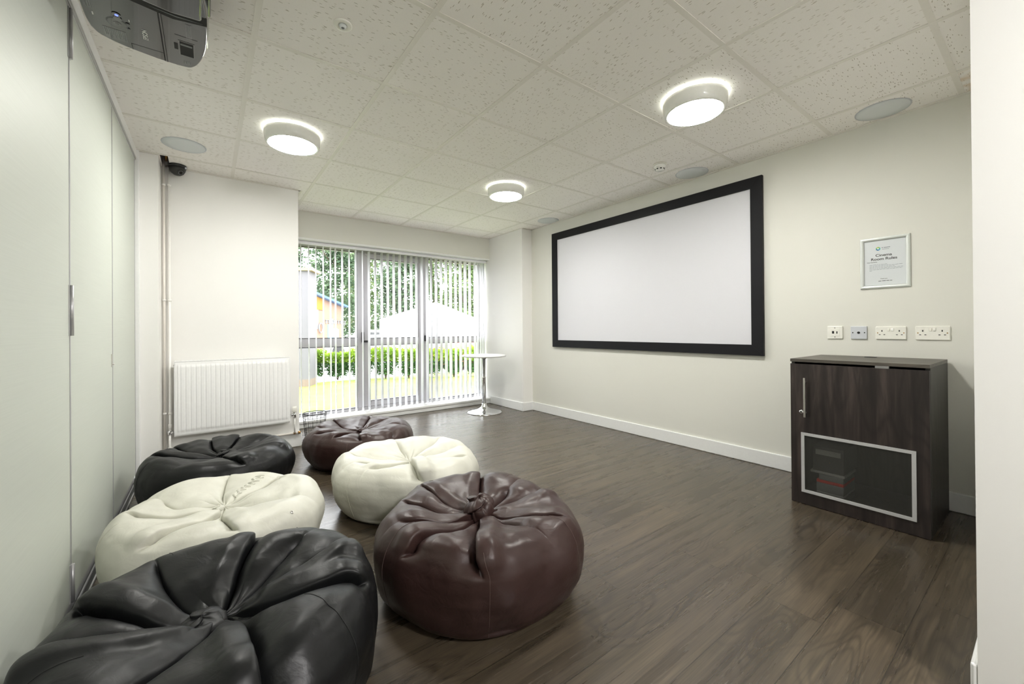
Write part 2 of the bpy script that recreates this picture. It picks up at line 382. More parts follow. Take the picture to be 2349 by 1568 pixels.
# ceiling tiles (each tile keeps its own pattern direction) with two real gaps next to the pipes and the wall corner
def ceiling():
    gx = [.172+.6*i for i in range(-1, 6)]; gy = [.314+.6*j for j in range(-5, 9)]
    xs = sorted([XL]+gx[1:]+[XR]); ys = sorted([-2.6]+gy+[5.1])
    holes = [(-.292, 3.93, -.243, 4.19), (.69, 4.185, .712, 4.225)]
    rr = random.Random(3); v = []; f = []; uv = []; mi = []
    for i in range(len(xs)-1):
        for j in range(len(ys)-1):
            x0, x1, y0, y1 = xs[i], xs[i+1], ys[j], ys[j+1]
            if y1-y0 < .001: continue
            rot = rr.randrange(4); ox, oy = rr.random()*9, rr.random()*9
            if x0 > 3 or x0 > 2.5 and y0 < 1.6: rot = rr.choice((0, 2))
            if x0 < 0: rot = rr.choice((0, 2))
            cx = sorted({x0, x1}|{h[k] for h in holes for k in (0, 2) if x0 < h[k] < x1}); cy = sorted({y0, y1}|{h[k] for h in holes for k in (1, 3) if y0 < h[k] < y1})
            for a in range(len(cx)-1):
                for c in range(len(cy)-1):
                    mx, my = (cx[a]+cx[a+1])/2, (cy[c]+cy[c+1])/2
                    if any(h[0] < mx < h[2] and h[1] < my < h[3] for h in holes): continue
                    q = [(cx[a], cy[c]), (cx[a], cy[c+1]), (cx[a+1], cy[c+1]), (cx[a+1], cy[c])]
                    o = len(v); v += [(p[0], p[1], H) for p in q]; v += [(p[0], p[1], H+.012) for p in q]
                    for fc in ((0, 1, 2, 3), (7, 6, 5, 4), (0, 4, 5, 1), (1, 5, 6, 2), (2, 6, 7, 3), (3, 7, 4, 0)):
                        f.append(tuple(k+o for k in fc)); mi.append(1 if (x0 > 3.1 and y0 < .3 and y0 > -.4) else 0)
                        for k in fc:
                            px, py = q[k % 4]; px -= x0; py -= y0
                            for _ in range(rot): px, py = -py, px
                            uv.append((px+ox, py+oy))
    me = bpy.data.meshes.new('ceiling'); me.from_pydata(v, [], f); l = me.uv_layers.new(name='UVMap')
    l.data.foreach_set('uv', [c for p in uv for c in p]); me.polygons.foreach_set('material_index', mi)
    me.materials.append(M['tile']); me.materials.append(M['tile_s']); me.update()
    o = bpy.data.objects.new('ceiling', me); COL.objects.link(o); struct(o)
    g = MB()
    for x in gx[1:]:
        g.box((x-.012, -2.6, H-.003), (x+.012, 4.88 if x > .69 else 4.19, H-.0002))
    for y in gy:
        x1 = 3.342 if y > 4.12 else XR; x0 = XL if y < 4.19 else .69
        g.box((x0, y-.012, H-.0024), (x1, y+.012, H-.0003))
    # the short makeshift tile cut round the wall corner
    g.box((.712, 4.19, H-.0035), (.726, 4.88, H-.0003))
    g.build('ceiling_grid', M['tbar'], o)
    return o
ceiling()
def trim(n, a, b, m='tbar'):
    q = MB(); q.box(a, b); return struct(q.build('trim_%d' % n, M[m]))
zt0, zt1 = H-.0060, H-.0012
trim(1, (XR-.020, YB, zt0), (XR, 4.12, zt1)); trim(2, (.69, YW-.020, zt0), (3.342, YW, zt1)); trim(3, (-.243, 4.17, zt0), (.69, 4.19, zt1))
trim(4, (3.322, 4.12, zt0), (3.342, YW, zt1)); trim(5, (3.342, 4.10, zt0), (XR, 4.12, zt1)); trim(6, (-.418, 3.915, zt0), (-.30, 3.935, zt1))
# window board, reveal and lintel underside bead
b = MB(); b.box((.69, 4.875, 0), (3.342, 5.14, .052)); b.box((.69, 4.862, .052), (3.342, 5.14, .080)); struct(b.build('trim_7', M['gloss_white'], bevel=.006))
b = MB(); b.box((.69, 4.872, 2.085), (3.342, 4.99, 2.105)); struct(b.build('trim_8', M['gloss_white'], bevel=.003))
# door lining at the partition end
b = MB(); b.box((-.432, 3.905, 0), (-.405, 3.935, 2.398)); b.box((-.45, 3.93, 0), (-.30, 3.9349, .10)); struct(b.build('trim_9', M['gloss_white'], bevel=.003))
# skirting
def skirt(name, a, b):
    q = MB(); q.box(a, b); return struct(q.build(name, M['gloss_white'], bevel=.006))
skirt('baseboard_right', (XR-.016, YB, 0), (XR, 4.12, .112))
skirt('baseboard_pillar', (3.342-.016, 4.12-.016, 0), (XR-.016, 4.12, .112))
skirt('baseboard_pillar_side', (3.342-.016, 4.12, 0), (3.342, 4.862, .112))
skirt('baseboard_left', (-.24, 4.145, 0), (.704, 4.19, .125))
skirt('baseboard_left_return', (.69, 4.19, 0), (.704, 4.86, .125))
skirt('baseboard_back', (1.764, YB, 0), (XR-.016, YB+.014, .112))

# folding partition on the left
def partition():
    r = setting('wall_left', (XL, 2.2, 0))
    ys = [-2.55, -1.70, -.80, .20, 1.21, 2.215, 3.062, 3.905]
    for k in range(len(ys)-1):
        b = MB(); b.box((XL-.045, ys[k]+.004, .045), (XL, ys[k+1]-.004, 2.32)); p = b.build('partition_panel', M['panel'], r)
        e = MB()
        for y in (ys[k]+.0005, ys[k+1]-.0045): e.box((XL-.04, y, .045), (XL+.0025, y+.004, 2.32))
        e.build('edge_strip', M['alu'], p)
    for yj in (2.215,):
        for z0, z1 in ((.045, .190), (1.062, 1.255), (2.125, 2.318)):
            b = MB(); n = 5; L = (z1-z0)/n
            b.cyl((XL+.006, yj, z0), (XL+.006, yj, z1), .0060, 14)
            b.box((XL-.001, yj-.014, z0), (XL+.003, yj+.014, z1))
            b.build('hinge', M['alu'], r)
    b = MB(); b.box((XL-.002, 3.028, .885), (XL+.004, 3.040, .955)); b.cyl((XL, 3.034, .90), (XL+.012, 3.034, .90), .004); b.build('flush_bolt', M['steel'], r)
    b = MB(); b.box((XL-.06, -2.6, 2.335), (XL+.012, 3.905, H)); b.box((XL-.05, -2.6, 2.320), (XL+.004, 3.905, 2.335)); b.build('head_track', M['gloss_white'], r)
    b = MB(); b.box((XL-.01, -2.6, 2.322), (XL+.008, 3.905, 2.332)); b.build('head_seal', M['alu'], r)
    b = MB(); b.box((XL-.05, -2.6, 0), (XL+.030, 3.905, .004)); b.build('floor_track', M['black'], r)
    b = MB()
    for x in (XL+.002, XL+.024): b.box((x, -2.6, .003), (x+.005, 3.905, .012))
    b.box((XL-.035, -2.6, .004), (XL-.005, 3.905, .045)); b.build('track_rail', M['alu'], r)
partition()

# ------------------------------------------------------------------ window
def window():
    r = setting('window_1', (2.0, 5.14, 0))
    y0, y1 = 5.10, 5.17
    b = MB()
    b.box((.60, y0, 2.045), (3.40, y1, 2.16)); b.box((.60, y0, 0), (3.40, y1, .118))           # head, bottom
    b.box((.60, y0, .118), (.74, y1, 2.045)); b.box((3.315, y0, .118), (3.40, y1, 2.045))
    b.box((1.500, y0-.01, .118), (1.570, y1, 2.045)); b.box((2.375, y0-.01, .118), (2.450, y1, 2.045))   # posts
    b.box((.74, y0, .878), (1.500, y1, .985)); b.box((2.45, y0, .888), (3.315, y1, .975))
    b.build('window_frame', M['winframe'], r, bevel=.004)
    s = MB(); s.frame((1.572, .122), (2.373, 2.043), .068, 'y', y0-.012, y1-.02)
    s.box((1.64, y0-.008, .885), (2.305, y1-.02, .978)); sash = s.build('window_sash', M['winframe'], r, bevel=.004)
    g = MB()
    for (a, c, z0, z1) in ((1.64, 2.305, .190, .885), (1.64, 2.305, .978, 1.975)): g.frame((a-.003, z0-.003), (c+.003, z1+.003), .007, 'y', y0-.015, y0-.007)
    g.build('gasket', M['rubber'], sash)
    g = MB()
    for (a, c, z0, z1) in ((.74, 1.50, .118, .878), (.74, 1.50, .985, 2.045), (2.45, 3.315, .118, .888), (2.45, 3.315, .975, 2.045)): g.frame((a-.003, z0-.003), (c+.003, z1+.003), .007, 'y', y0-.003, y0+.02)
    g.build('gasket', M['rubber'], r)
    for (a, c, z0, z1) in ((.74, 1.50, .118, .878), (.74, 1.50, .985, 2.045), (2.45, 3.315, .118, .888), (2.45, 3.315, .975, 2.045), (1.64, 2.305, .190, .885), (1.64, 2.305, .978, 1.975)):
        g = MB(); g.add([(a, 5.135, z0), (c, 5.135, z0), (c, 5.135, z1), (a, 5.135, z1)], [(0, 1, 2, 3)]); g.build('glass_pane', M['glass'], r, recalc=False)
    h = MB(); h.box((1.545, 5.055, .925), (1.570, 5.090, 1.055)); h.box((1.545, 5.035, .925), (1.64, 5.060, .950)); h.build('window_handle', M['black'], r, bevel=.004)
    h = MB(); h.box((2.395, 5.05, .92), (2.42, 5.09, 1.0)); h.build('window_handle', M['black'], r, bevel=.004)
window()
def blind():
    r = thing('vertical_blind', 'white vertical fabric blind hanging open across the tall window', 'blind', (2.05, 4.97, 2.085))
    b = MB(); b.box((.70, 4.950, 2.052), (3.335, 4.990, 2.085)); b.box((.70, 4.945, 2.046), (3.335, 4.951, 2.076)); b.build('headrail', M['chain'], r, bevel=.003)
    xs = [.762, .841, .923, .999, 1.078, 1.157, 1.212, 1.289, 1.369, 1.445, 1.527, 1.605, 1.683, 1.765, 1.843, 1.921, 2.0, 2.08, 2.159, 2.233, 2.311, 2.388, 2.445, 2.519, 2.596, 2.671, 2.743, 2.824, 2.902, 2.980, 3.056, 3.142, 3.195, 3.245, 3.290]
    rr = random.Random(5)
    for i, x in enumerate(xs):
        an = math.radians(1.0+rr.uniform(-2.5, 2.5)+(5 if i > 30 else 0)+(3 if x > 2.4 else 0)); n = 8; W = .089; L = []
        if i in (6, 10): an += math.radians(4)
        for k in range(n+1):
            t = (k/n-.5); s_ = t*W; bow = .0045*(1-4*t*t)
            L.append((x+bow*math.cos(an)+s_*math.sin(an), 4.97+s_*math.cos(an)-bow*math.sin(an)))
        m = MB(); z0, z1 = .112, 2.048; th = .0006
        poly = [(p[0]-th, p[1]) for p in L]+[(p[0]+th, p[1]) for p in reversed(L)]
        N = len(poly); vv = [(p[0], p[1], z) for z in (z0, z1) for p in poly]
        ff = [(k, (k+1) % N, N+(k+1) % N, N+k) for k in range(N)]+[tuple(range(N-1, -1, -1)), tuple(range(N, 2*N))]
        m.add(vv, ff, True); sl = m.build('slat', M['fabric'], r)
        c = MB(); c.box((x-.0012, 4.93, .098), (x+.0028, 5.01, .128)); c.build('bottom_weight', M['chain'], sl)
        if i < len(xs)-1:
            x2 = xs[i+1]
            for yy in (4.935, 5.005):
                m2 = MB(); pts = [(x+(x2-x)*t, yy, .105-.018*4*t*(1-t)*1.0) for t in np.linspace(0, 1, 7)]; m2.tube(pts, .0022, 5); m2.build('link_chain', M['chain'], r)
    m = MB(); m.tube([(3.262+.01*math.sin(t*9), 4.935, 2.05-t) for t in np.linspace(0, 1.5, 12)], .0022, 5); m.build('pull_cord', M['plastic_g'], r)
blind()

# ------------------------------------------------------------------ ceiling fittings
def lamp(loc, label, group='round ceiling lamps'):
    r = thing('ceiling_lamp', label, 'lamp', loc, group); x, y, z = loc
    MB().lathe([(.150, z-.012), (.150, z-.001)], (x, y, 0), 48).build('glow_ring', M['glow'], r)
    pr = [(.146, z-.088), (.155, z-.090), (.160, z-.086), (.168, z-.060), (.171, z-.030), (.171, z-.014), (.165, z-.012), (.12, z-.012), (.12, z-.07), (.146, z-.076), (.146, z-.088)]
    m = MB(); m.lathe(pr, (x, y, 0), 64); m.build('lamp_body', M['lampbody'], r)
    m = MB(); m.lathe([(.1455, z-.080), (.1455, z-.088), (.12, z-.094), (.06, z-.098), (0.0001, z-.099)], (x, y, 0), 48)
    m.build('diffuser', M['diffuser'], r)
    return r
l1 = lamp((2.281, 1.223, H), 'round white lit lamp nearest the projection screen wall, largest of three on the ceiling')
copy_thing(l1, (.463, 2.993, H), 'round white lit lamp on the ceiling above the radiator side of the room')
copy_thing(l1, (2.262, 3.02, H), 'small-looking round white lit lamp on the ceiling close to the window')
def glue(o): return o
def ceiling_speaker(loc, label):
    x, y, z = loc
    r = thing('ceiling_speaker', label, 'speaker', loc, 'round ceiling speakers')
    m = MB(); m.lathe([(.122, z-.0005), (.128, z-.0035), (.1285, z-.0015), (.1285, z)], (x, y, 0), 64); m.build('rim', M['plastic_g'], r)
    m = MB(); m.lathe([(.0001, z-.0048), (.08, z-.0045), (.1215, z-.0038), (.1215, z)], (x, y, 0), 64); m.build('grille', M['grille'], r)
    return r
s0 = ceiling_speaker((3.349, .623, H), 'round grey speaker grille in the ceiling above the cabinet')
copy_thing(s0, (3.36, 1.831, H), 'round grey ceiling speaker beside the smoke detector over the screen')
copy_thing(s0, (3.375, 3.647, H), 'small-looking round grey ceiling speaker at the window end of the screen wall')
copy_thing(s0, (-.134, 3.632, H), 'round grey ceiling speaker near the black dome camera')
def smoke():
    x, y, z = 2.965, 1.88, H
    r = thing('smoke_detector', 'white smoke detector on the ceiling tile above the projection screen', 'smoke detector', (x, y, z))
    MB().lathe([(.05, z), (.051, z-.008), (.047, z-.012)], (x, y, 0), 40).build('base', M['plastic'], r)
    MB().lathe([(.046, z-.012), (.049, z-.020), (.046, z-.032), (.036, z-.037), (.034, z-.050), (.024, z-.055), (.0001, z-.056)], (x, y, 0), 40).build('chamber', M['switch'], r)
    m = MB()
    for k in range(8):
        a = k*PI/4; c, s_ = math.cos(a), math.sin(a); p = []
        for (u, v_) in ((-.007, .0345), (.007, .0345), (.007, .0365), (-.007, .0365)): p.append((x+c*v_-s_*u, y+s_*v_+c*u))
        m.prism(p, z-.048, z-.040)
    m.build('vent_slot', M['hole'], r)
smoke()
def pir():
    x, y, z = .478, 1.809, H
    r = thing('ceiling_sensor', 'small round white sensor in the ceiling left of the middle', 'sensor', (x, y, z))
    MB().lathe([(.0385, z), (.0385, z-.004), (.034, z-.007), (.020, z-.007), (.018, z-.003), (.0001, z-.003)], (x, y, 0), 40).build('bezel', M['plastic'], r)
    MB().lathe([(.017, z-.003), (.014, z-.012), (.009, z-.015), (.0001, z-.015)], (x, y, 0), 24).build('lens', M['grille'], r)
    MB().lathe([(.007, z-.014), (.006, z-.0165), (.0001, z-.0168)], (x, y, 0), 20).build('sensor_eye', M['label'], r)
pir()
def cctv():
    x, y, z = -.195, 4.112, H
    r = thing('dome_camera', 'black dome security camera in the ceiling corner by the pipes', 'security camera', (x, y, z))
    MB().lathe([(.060, z), (.062, z-.010), (.058, z-.018)], (x, y, 0), 40).build('mount_ring', M['black'], r)
    MB().lathe([(.057, z-.018), (.052, z-.040), (.040, z-.062), (.022, z-.076), (.0001, z-.080)], (x, y, 0), 40).build('dome', M['black'], r)
    d = Vector((.42, -.62, -.62)).normalized(); c = Vector((x, y, z-.030)); m = MB(); m.cyl(c+d*.030, c+d*.052, .024, 24); m.build('lens_barrel', M['black'], r)
    m = MB(); e = c+d*.0525; a = d.cross(Vector((0, 0, 1))).normalized(); b_ = d.cross(a)
    for k in range(10):
        q = e+(a*math.cos(k*PI/5)+b_*math.sin(k*PI/5))*.0165; m.cyl(q-d*.001, q+d*.0012, .0036, 8)
    m.build('infrared_light', M['label'], r)
    m = MB(); m.cyl(e-d*.001, e+d*.003, .009, 20, .007); m.build('lens', M['gblack'], r)
    m = MB(); m.box((x+.048, y-.034, z-.026), (x+.060, y-.022, z-.012)); m.build('screw_cap', M['plastic_g'], r)
cctv()

# ------------------------------------------------------------------ projector
def projector():
    z = 2.205
    r = thing('projector', 'glossy black projector hanging upside down from the ceiling', 'projector', (-.17, 1.90, H))
    out = [(-.345, 1.62), (-.354, 1.95), (-.352, 2.055), (-.343, 2.100), (-.322, 2.128), (-.26, 2.158), (-.15, 2.180), (-.072, 2.180), (-.043, 2.158), (-.022, 2.105), (-.006, 2.03), (.001, 1.93), (.000, 1.80), (-.012, 1.68), (-.02, 1.62)]
    # refine the outline and loft it in layers for rounded edges
    def resample(poly, n):
        P = [Vector((*p, 0)) for p in poly]; res = []
        N = len(P)
        for i in range(N-1):
            p0, p1, p2, p3 = P[max(i-1, 0)], P[i], P[i+1], P[min(i+2, N-1)]
            for k in range(n):
                t = k/n; res.append(.5*((2*p1)+(-p0+p2)*t+(2*p0-5*p1+4*p2-p3)*t*t+(-p0+3*p1-3*p2+p3)*t**3))
        res.append(P[-1]); return [(p.x, p.y) for p in res]
    o = resample(out, 4); cx, cy = -.175, 1.90
    def inset(poly, d):
        N = len(poly); rs = []
        for i in range(N):
            a = Vector((*poly[i-1], 0)); b = Vector((*poly[(i+1) % N], 0)); t = (b-a).normalized(); nn = Vector((t.y, -t.x, 0))
            if nn.dot(Vector((cx-poly[i][0], cy-poly[i][1], 0))) < 0: nn = -nn
            rs.append((poly[i][0]+nn.x*d, poly[i][1]+nn.y*d))
        return rs
    lay = [(.004, z), (.0015, z+.002), (0, z+.008), (-.004, z+.030), (-.006, z+.075), (-.004, z+.110), (.006, z+.128), (.02, z+.134)]
    m = MB(); v = []; N = len(o)
    for d, zz in lay: v += [(p[0], p[1], zz) for p in inset(o, d)]
    f = [(i*N+k, i*N+(k+1) % N, (i+1)*N+(k+1) % N, (i+1)*N+k) for i in range(len(lay)-1) for k in range(N)]
    m.add(v, f, True); m.add(v[:N], [tuple(range(N))]); m.add(v[-N:], [tuple(range(N))])
    body = m.build('body', M['gblack2'], r)
    # raised lens cover ridge
    m = MB(); m.prism([(-.20, 1.62), (-.19, 1.80), (-.10, 1.815), (-.015, 1.805), (-.010, 1.62)], z-.016, z+.001); m.build('lens_cover', M['gblack'], body, bevel=.008, bseg=3)
    m = MB(); m.prism([(-.235, 1.842), (-.10, 1.868), (.000, 1.846), (.000, 1.800), (-.235, 1.800)], z-.0008, z+.002); m.build('recess_band', M['hole'], body)
    m = MB(); m.prism([(-.17, 1.838), (-.09, 1.850), (-.012, 1.838), (-.09, 1.844)], z-.0014, z-.0008); m.build('recess_highlight', M['label'], body)
    # side lens window facing the screen
    m = MB(); m.box((-.004, 1.70, z+.030), (.012, 1.84, z+.105)); m.build('lens_window', M['gblack'], body, bevel=.01, bseg=3)
    m = MB(); m.prism([(1.88, z+.028), (2.04, z+.028), (2.02, z+.092), (1.88, z+.100)], -.004, .0040, 'x'); m.build('side_reflection', M['chrome'], body, bevel=.004)  # chrome piece stands in for bright reflections on the glossy side
    # vent and slot
    m = MB(); m.frame((-.091, 1.990), (-.040, 2.092), .004, 'z', z-.001, z+.001); m.build('vent_rim', M['gblack'], body)
    m = MB(); m.box((-.088, 1.993, z-.0008), (-.043, 2.089, z+.002)); m.build('vent', M['hole'], body, bevel=.0)
    m = MB(); m.box((-.085, 2.010, z-.0014), (-.048, 2.020, z-.0008)); m.build('vent_blade', M['label'], body)
    m = MB(); m.box((-.105, 2.016, z-.0008), (-.093, 2.058, z+.001)); m.build('focus_slot', M['hole'], body)
    # panel gaps
    m = MB(); m.box((-.143, 1.850, z-.0006), (-.139, 2.176, z+.001)); m.box((-.134, 1.855, z-.0006), (-.132, 2.178, z+.001)); m.box((-.239, 2.118, z-.0006), (-.143, 2.1195, z+.001)); m.box((-.24, 2.118, z-.0006), (-.2385, 2.160, z+.001)); m.box((-.10, 1.958, z-.0006), (-.03, 1.9595, z+.001)); m.build('panel_gap', M['hole'], body)
    # buttons
    m = MB(); m.lathe([(.0285, z-.0012), (.0285, z+.0005)], (-.266, 2.010, 0), 40); m.lathe([(.030, z-.0004), (.030, z+.0005)], (-.266, 2.010, 0), 40); m.build('button_pad', M['label'], body)
    m = MB(); m.lathe([(.0265, z-.0018), (.0265, z)], (-.266, 2.010, 0), 40); m.build('button_ring', M['gblack2'], body)
    for (bx, by, br) in ((-.266, 2.010, .011), (-.261, 1.978, .012), (-.262, 1.957, .012), (-.236, 1.995, .006), (-.238, 2.025, .006)):
        m = MB(); m.lathe([(br, z-.0026), (br, z)], (bx, by, 0), 24); m.build('button', M['gblack'], body)
        if br < .0115: m = MB(); m.lathe([(br*.5, z-.0030), (br*.5, z)], (bx, by, 0), 16); m.build('button_mark', M['label'], body)
    m = MB(); m.lathe([(.005, z-.0034), (.005, z)], (-.261, 1.957, 0), 16); m.build('power_light', M['led'], body)
    m = MB(); m.box((-.2305, 1.965, z-.001), (-.2285, 1.978, z)); m.box((-.330, 1.985, z-.001), (-.3265, 2.003, z)); m.build('printed_mark', M['print'], body)
    # label plates with fine print
    def plate(x0, y0, x1, y1, nl):
        m = MB(); m.box((x0, y0, z-.0006), (x1, y1, z+.0005)); p = m.build('label_plate', M['gblack'], body)
        m = MB(); rr = random.Random(int(x0*1000))
        for k in range(nl):
            xa = x0+.003+(x1-x0-.006)*(k+.2)/nl; m.box((xa, y0+.003, z-.0009), (xa+(x1-x0)/nl*.35, y1-.003-(y1-y0)*rr.random()*.4, z-.0005))
        m.build('fine_print', M['label'], p)
    plate(-.312, 2.055, -.248, 2.125, 11); plate(-.065, 1.873, -.047, 1.968, 5); plate(-.345, 1.88, -.325, 1.965, 4)
    m = MB()
    for k in range(4): m.box((-.079+k*.006, 2.128, z-.0008), (-.076+k*.006, 2.148, z))
    m.build('fine_print', M['label'], body)
    # maker's lettering reads along the case
    T = Matrix.Translation((-.190, 2.030, z-.0008)) @ Matrix(((0, -1, 0, 0), (-1, 0, 0, 0), (0, 0, -1, 0), (0, 0, 0, 1)))
    text_obj('lettering', 'EPSON', .021, M['print'], body, T, .0003, .0004)
    # ceiling bracket
    m = MB(); m.cyl((-.17, 1.88, z+.13), (-.17, 1.88, H-.004), .022, 20); m.build('mount_pole', M['black'], r)
    m = MB(); m.lathe([(.06, H-.010), (.06, H)], (-.17, 1.88, 0), 32); m.build('mount_plate', M['black'], r)
    m = MB(); m.box((-.27, 1.80, z+.132), (-.07, 1.96, z+.142)); m.build('mount_bracket', M['black'], r)
projector()

# ------------------------------------------------------------------ projection screen
def screen():
    y0, y1, z0, z1 = 1.338, 3.698, .853, 2.256; x = XR
    r = thing('projection_screen', 'wide white projection screen in a black frame on the wall', 'screen', (x, (y0+y1)/2, z0))
    m = MB(); wd = .085; (a, b) = (y0, z0), (y1, z1)
    o = [(y0, z0), (y1, z0), (y1, z1), (y0, z1)]; i = [(y0+wd, z0+wd), (y1-wd, z0+wd), (y1-wd, z1-wd), (y0+wd, z1-wd)]
    for k in range(4):
        q = [o[k], o[(k+1) % 4], i[(k+1) % 4], i[k]]; f = MB(); f.prism([(q[0][0], q[0][1]), (q[1][0], q[1][1]), (q[2][0], q[2][1]), (q[3][0], q[3][1])], x-.032, x-.004, 'x')
        f.build('frame_rail', M['velvet'], r, bevel=.0015)
    m = MB(); m.box((x-.016, y0+wd-.01, z0+wd-.01), (x-.006, y1-wd+.01, z1-wd+.01)); m.build('screen_surface', M['screen'], r)
    m = MB(); m.box((x-.006, y0+.3, z1-.12), (x, y0+.5, z1-.06)); m.box((x-.006, y1-.5, z1-.12), (x, y1-.3, z1-.06)); m.build('wall_bracket', M['steel'], r)
screen()

# ------------------------------------------------------------------ framed notice
def notice():
    y0, y1, z0, z1 = .531, .768, 1.319, 1.648; x = XR
    r = thing('framed_notice', 'silver-framed Cinema Room Rules notice on the wall above the sockets', 'notice', (x, (y0+y1)/2, z0))
    wd = .021; o = [(y0, z0), (y1, z0), (y1, z1), (y0, z1)]
    # rounded snap-frame profile lofted round the rectangle
    prof = [(0, 0), (0, .006), (.004, .011), (.010, .0125), (.016, .011), (.021, .006), (.021, .003)]
    v = []; f = []
    sg = [(1, 1), (-1, 1), (-1, -1), (1, -1)]
    for (c, s_) in zip(o, sg):
        for (u, d) in prof: v.append((x-.001-d, c[0]+s_[0]*u, c[1]+s_[1]*u))
    n = len(prof)
    for k in range(4):
        for j in range(n-1): f.append((k*n+j, k*n+j+1, ((k+1) % 4)*n+j+1, ((k+1) % 4)*n+j))
    m = MB(); m.add(v, f, False); m.build('frame', M['snap'], r)
    m = MB(); m.box((x-.003, y0+.018, z0+.018), (x-.001, y1-.018, z1-.018)); pg = m.build('paper', M['paper'], r)
    yc = (y0+y1)/2; h = z1-z0
    def T(yy, zz): return Matrix.Translation((x-.0034, yy, zz)) @ Matrix(((0, 0, -1, 0), (-1, 0, 0, 0), (0, 1, 0, 0), (0, 0, 0, 1)))
    text_obj('heading', 'Cinema', .023, M['ink'], pg, T(yc+.004, z1-.116), .0002, .00035, xs=1.1)
    text_obj('heading', 'Room Rules', .023, M['ink'], pg, T(yc+.003, z1-.140), .0002, .00035, xs=1.1)
    text_obj('small_text', 'Dear Residents:', .0078, M['ink'], pg, T(y1-.034, z1-.158), .0001, .0001, 'LEFT')
    rr = random.Random(2); m = MB()
    for k, (ln, ind) in enumerate(((.085, .046), (.155, .046), (.120, .046), (.158, .046), (.155, .046), (.014, .046))):
        yy = y1-ind; zz = z1-.176-k*.0078; e = yy-ln
        while yy > e:
            wl_ = rr.uniform(.006, .016); m.box((x-.0034, yy, zz), (x-.0030, max(yy-wl_, e), zz+.0022)); yy -= wl_+.0025
    m.build('small_text_lines', M['inkg'], pg)
    text_obj('small_text', 'Thank you', .0078, M['ink'], pg, T(yc+.004, z0+.062), .0001, .0001)
    m = MB(); yy = yc+.030
    for wl_ in (.014, .018, .014, .010): m.box((x-.0034, yy, z0+.046), (x-.0030, yy-wl_, z0+.049)); yy -= wl_+.003
    m.build('small_text_lines', M['ink'], pg)
    # little hexagon-ring emblem, green to blue
    cy_, cz_ = yc+.030, z1-.073
    cols = [(.30, .55, .10), (.55, .65, .12), (.10, .45, .35), (.02, .12, .35), (.02, .30, .55), (.05, .50, .45)]
    for k in range(6):
        a0, a1 = PI/3*k+PI/6, PI/3*(k+1)+PI/6; R1, R0 = .0125, .0055
        q = [(cy_-R1*math.cos(a0), cz_+R1*math.sin(a0)), (cy_-R1*math.cos(a1), cz_+R1*math.sin(a1)), (cy_-R0*math.cos(a1), cz_+R0*math.sin(a1)), (cy_-R0*math.cos(a0), cz_+R0*math.sin(a0))]
        m = MB(); m.prism(q, x-.0034, x-.0030, 'x'); m.build('emblem_piece', plain('emblem_ink', cols[k], .6), pg)
    m = MB()
    yy = cy_-.017
    for wl_ in (.007, .030, ): m.box((x-.0034, yy, cz_+.002), (x-.0030, yy-wl_, cz_+.0065)); yy -= wl_+.003
    m.box((x-.0034, cy_-.019, cz_-.007), (x-.0030, cy_-.052, cz_-.0045)); m.build('emblem_caption', M['inkg'], pg)
    m = MB(); m.add([(x-.0058, y0+.02, z0+.02), (x-.0058, y1-.02, z0+.02), (x-.0058, y1-.02, z1-.02), (x-.0058, y0+.02, z1-.02)], [(0, 1, 2, 3)]); m.build('cover_sheet', M['picglass'], r, recalc=False)
notice()

# ------------------------------------------------------------------ sockets
def socket_double(y0, y1, z0, z1, label, rockers):
    x = XR; yc = (y0+y1)/2; zc = (z0+z1)/2
    r = thing('double_socket', label, 'socket', (x, yc, zc), 'double wall sockets')
    m = MB(); m.box((x-.009, y0, z0), (x, y1, z1)); m.build('faceplate', M['plastic'], r, bevel=.004, bseg=3)
    for s_ in (-1, 1):
        c = yc+s_*.040
        m = MB(); m.box((x-.0096, c-.0025, zc+.008), (x-.008, c+.0025, zc+.018)); 
        for d in (-.011, .011): m.box((x-.0096, c+d-.004, zc-.013), (x-.008, c+d+.004, zc-.009))
        m.build('pin_holes', M['hole'], r)
        m = MB(); m.lathe([(.0032, -.0015), (.0032, 0), (.0001, .0002)], (x-.0088, yc+s_*.0605, zc), 16, 'x'); m.build('screw', M['brass'], r)
    for k, cc in rockers:
        m = MB(); m.box((x-.0135, yc+k-.006, zc+.012), (x-.008, yc+k+.006, zc+.030)); m.build('switch', M[cc], r, bevel=.0015)
    return r
socket_double(.553, .695, .992, 1.074, 'white double socket on the wall, left of the two above the cabinet', ((.0085, 'plastic'), (-.0085, 'switch')))
socket_double(.370, .514, .991, 1.075, 'white double socket on the wall, rightmost above the cabinet', ((.0085, 'plastic'), (-.0085, 'plastic')))
def plate_tv():
    x = XR; y0, y1, z0, z1 = .862, .945, .992, 1.079; yc, zc = (y0+y1)/2, (z0+z1)/2
    r = thing('aerial_socket', 'small square white data plate, leftmost above the cabinet', 'socket', (x, yc, zc))
    m = MB(); m.box((x-.009, y0, z0), (x, y1, z1)); m.build('faceplate', M['plastic'], r, bevel=.003)
    m = MB(); m.box((x-.0105, yc-.025, zc-.025), (x-.008, yc+.025, zc+.025)); m.build('insert', M['plastic'], r, bevel=.001)
    m = MB(); m.box((x-.0110, yc+.004, zc-.008), (x-.009, yc+.016, zc+.010)); m.box((x-.0110, yc-.014, zc-.008), (x-.009, yc-.008, zc+.008)); m.build('port', M['hole'], r)
    for s_ in (-1, 1): m = MB(); m.lathe([(.0032, -.002), (.0032, 0), (.0001, .0002)], (x-.0095, yc, zc+s_*.031), 16, 'x'); m.build('screw', M['label'], r)
plate_tv()
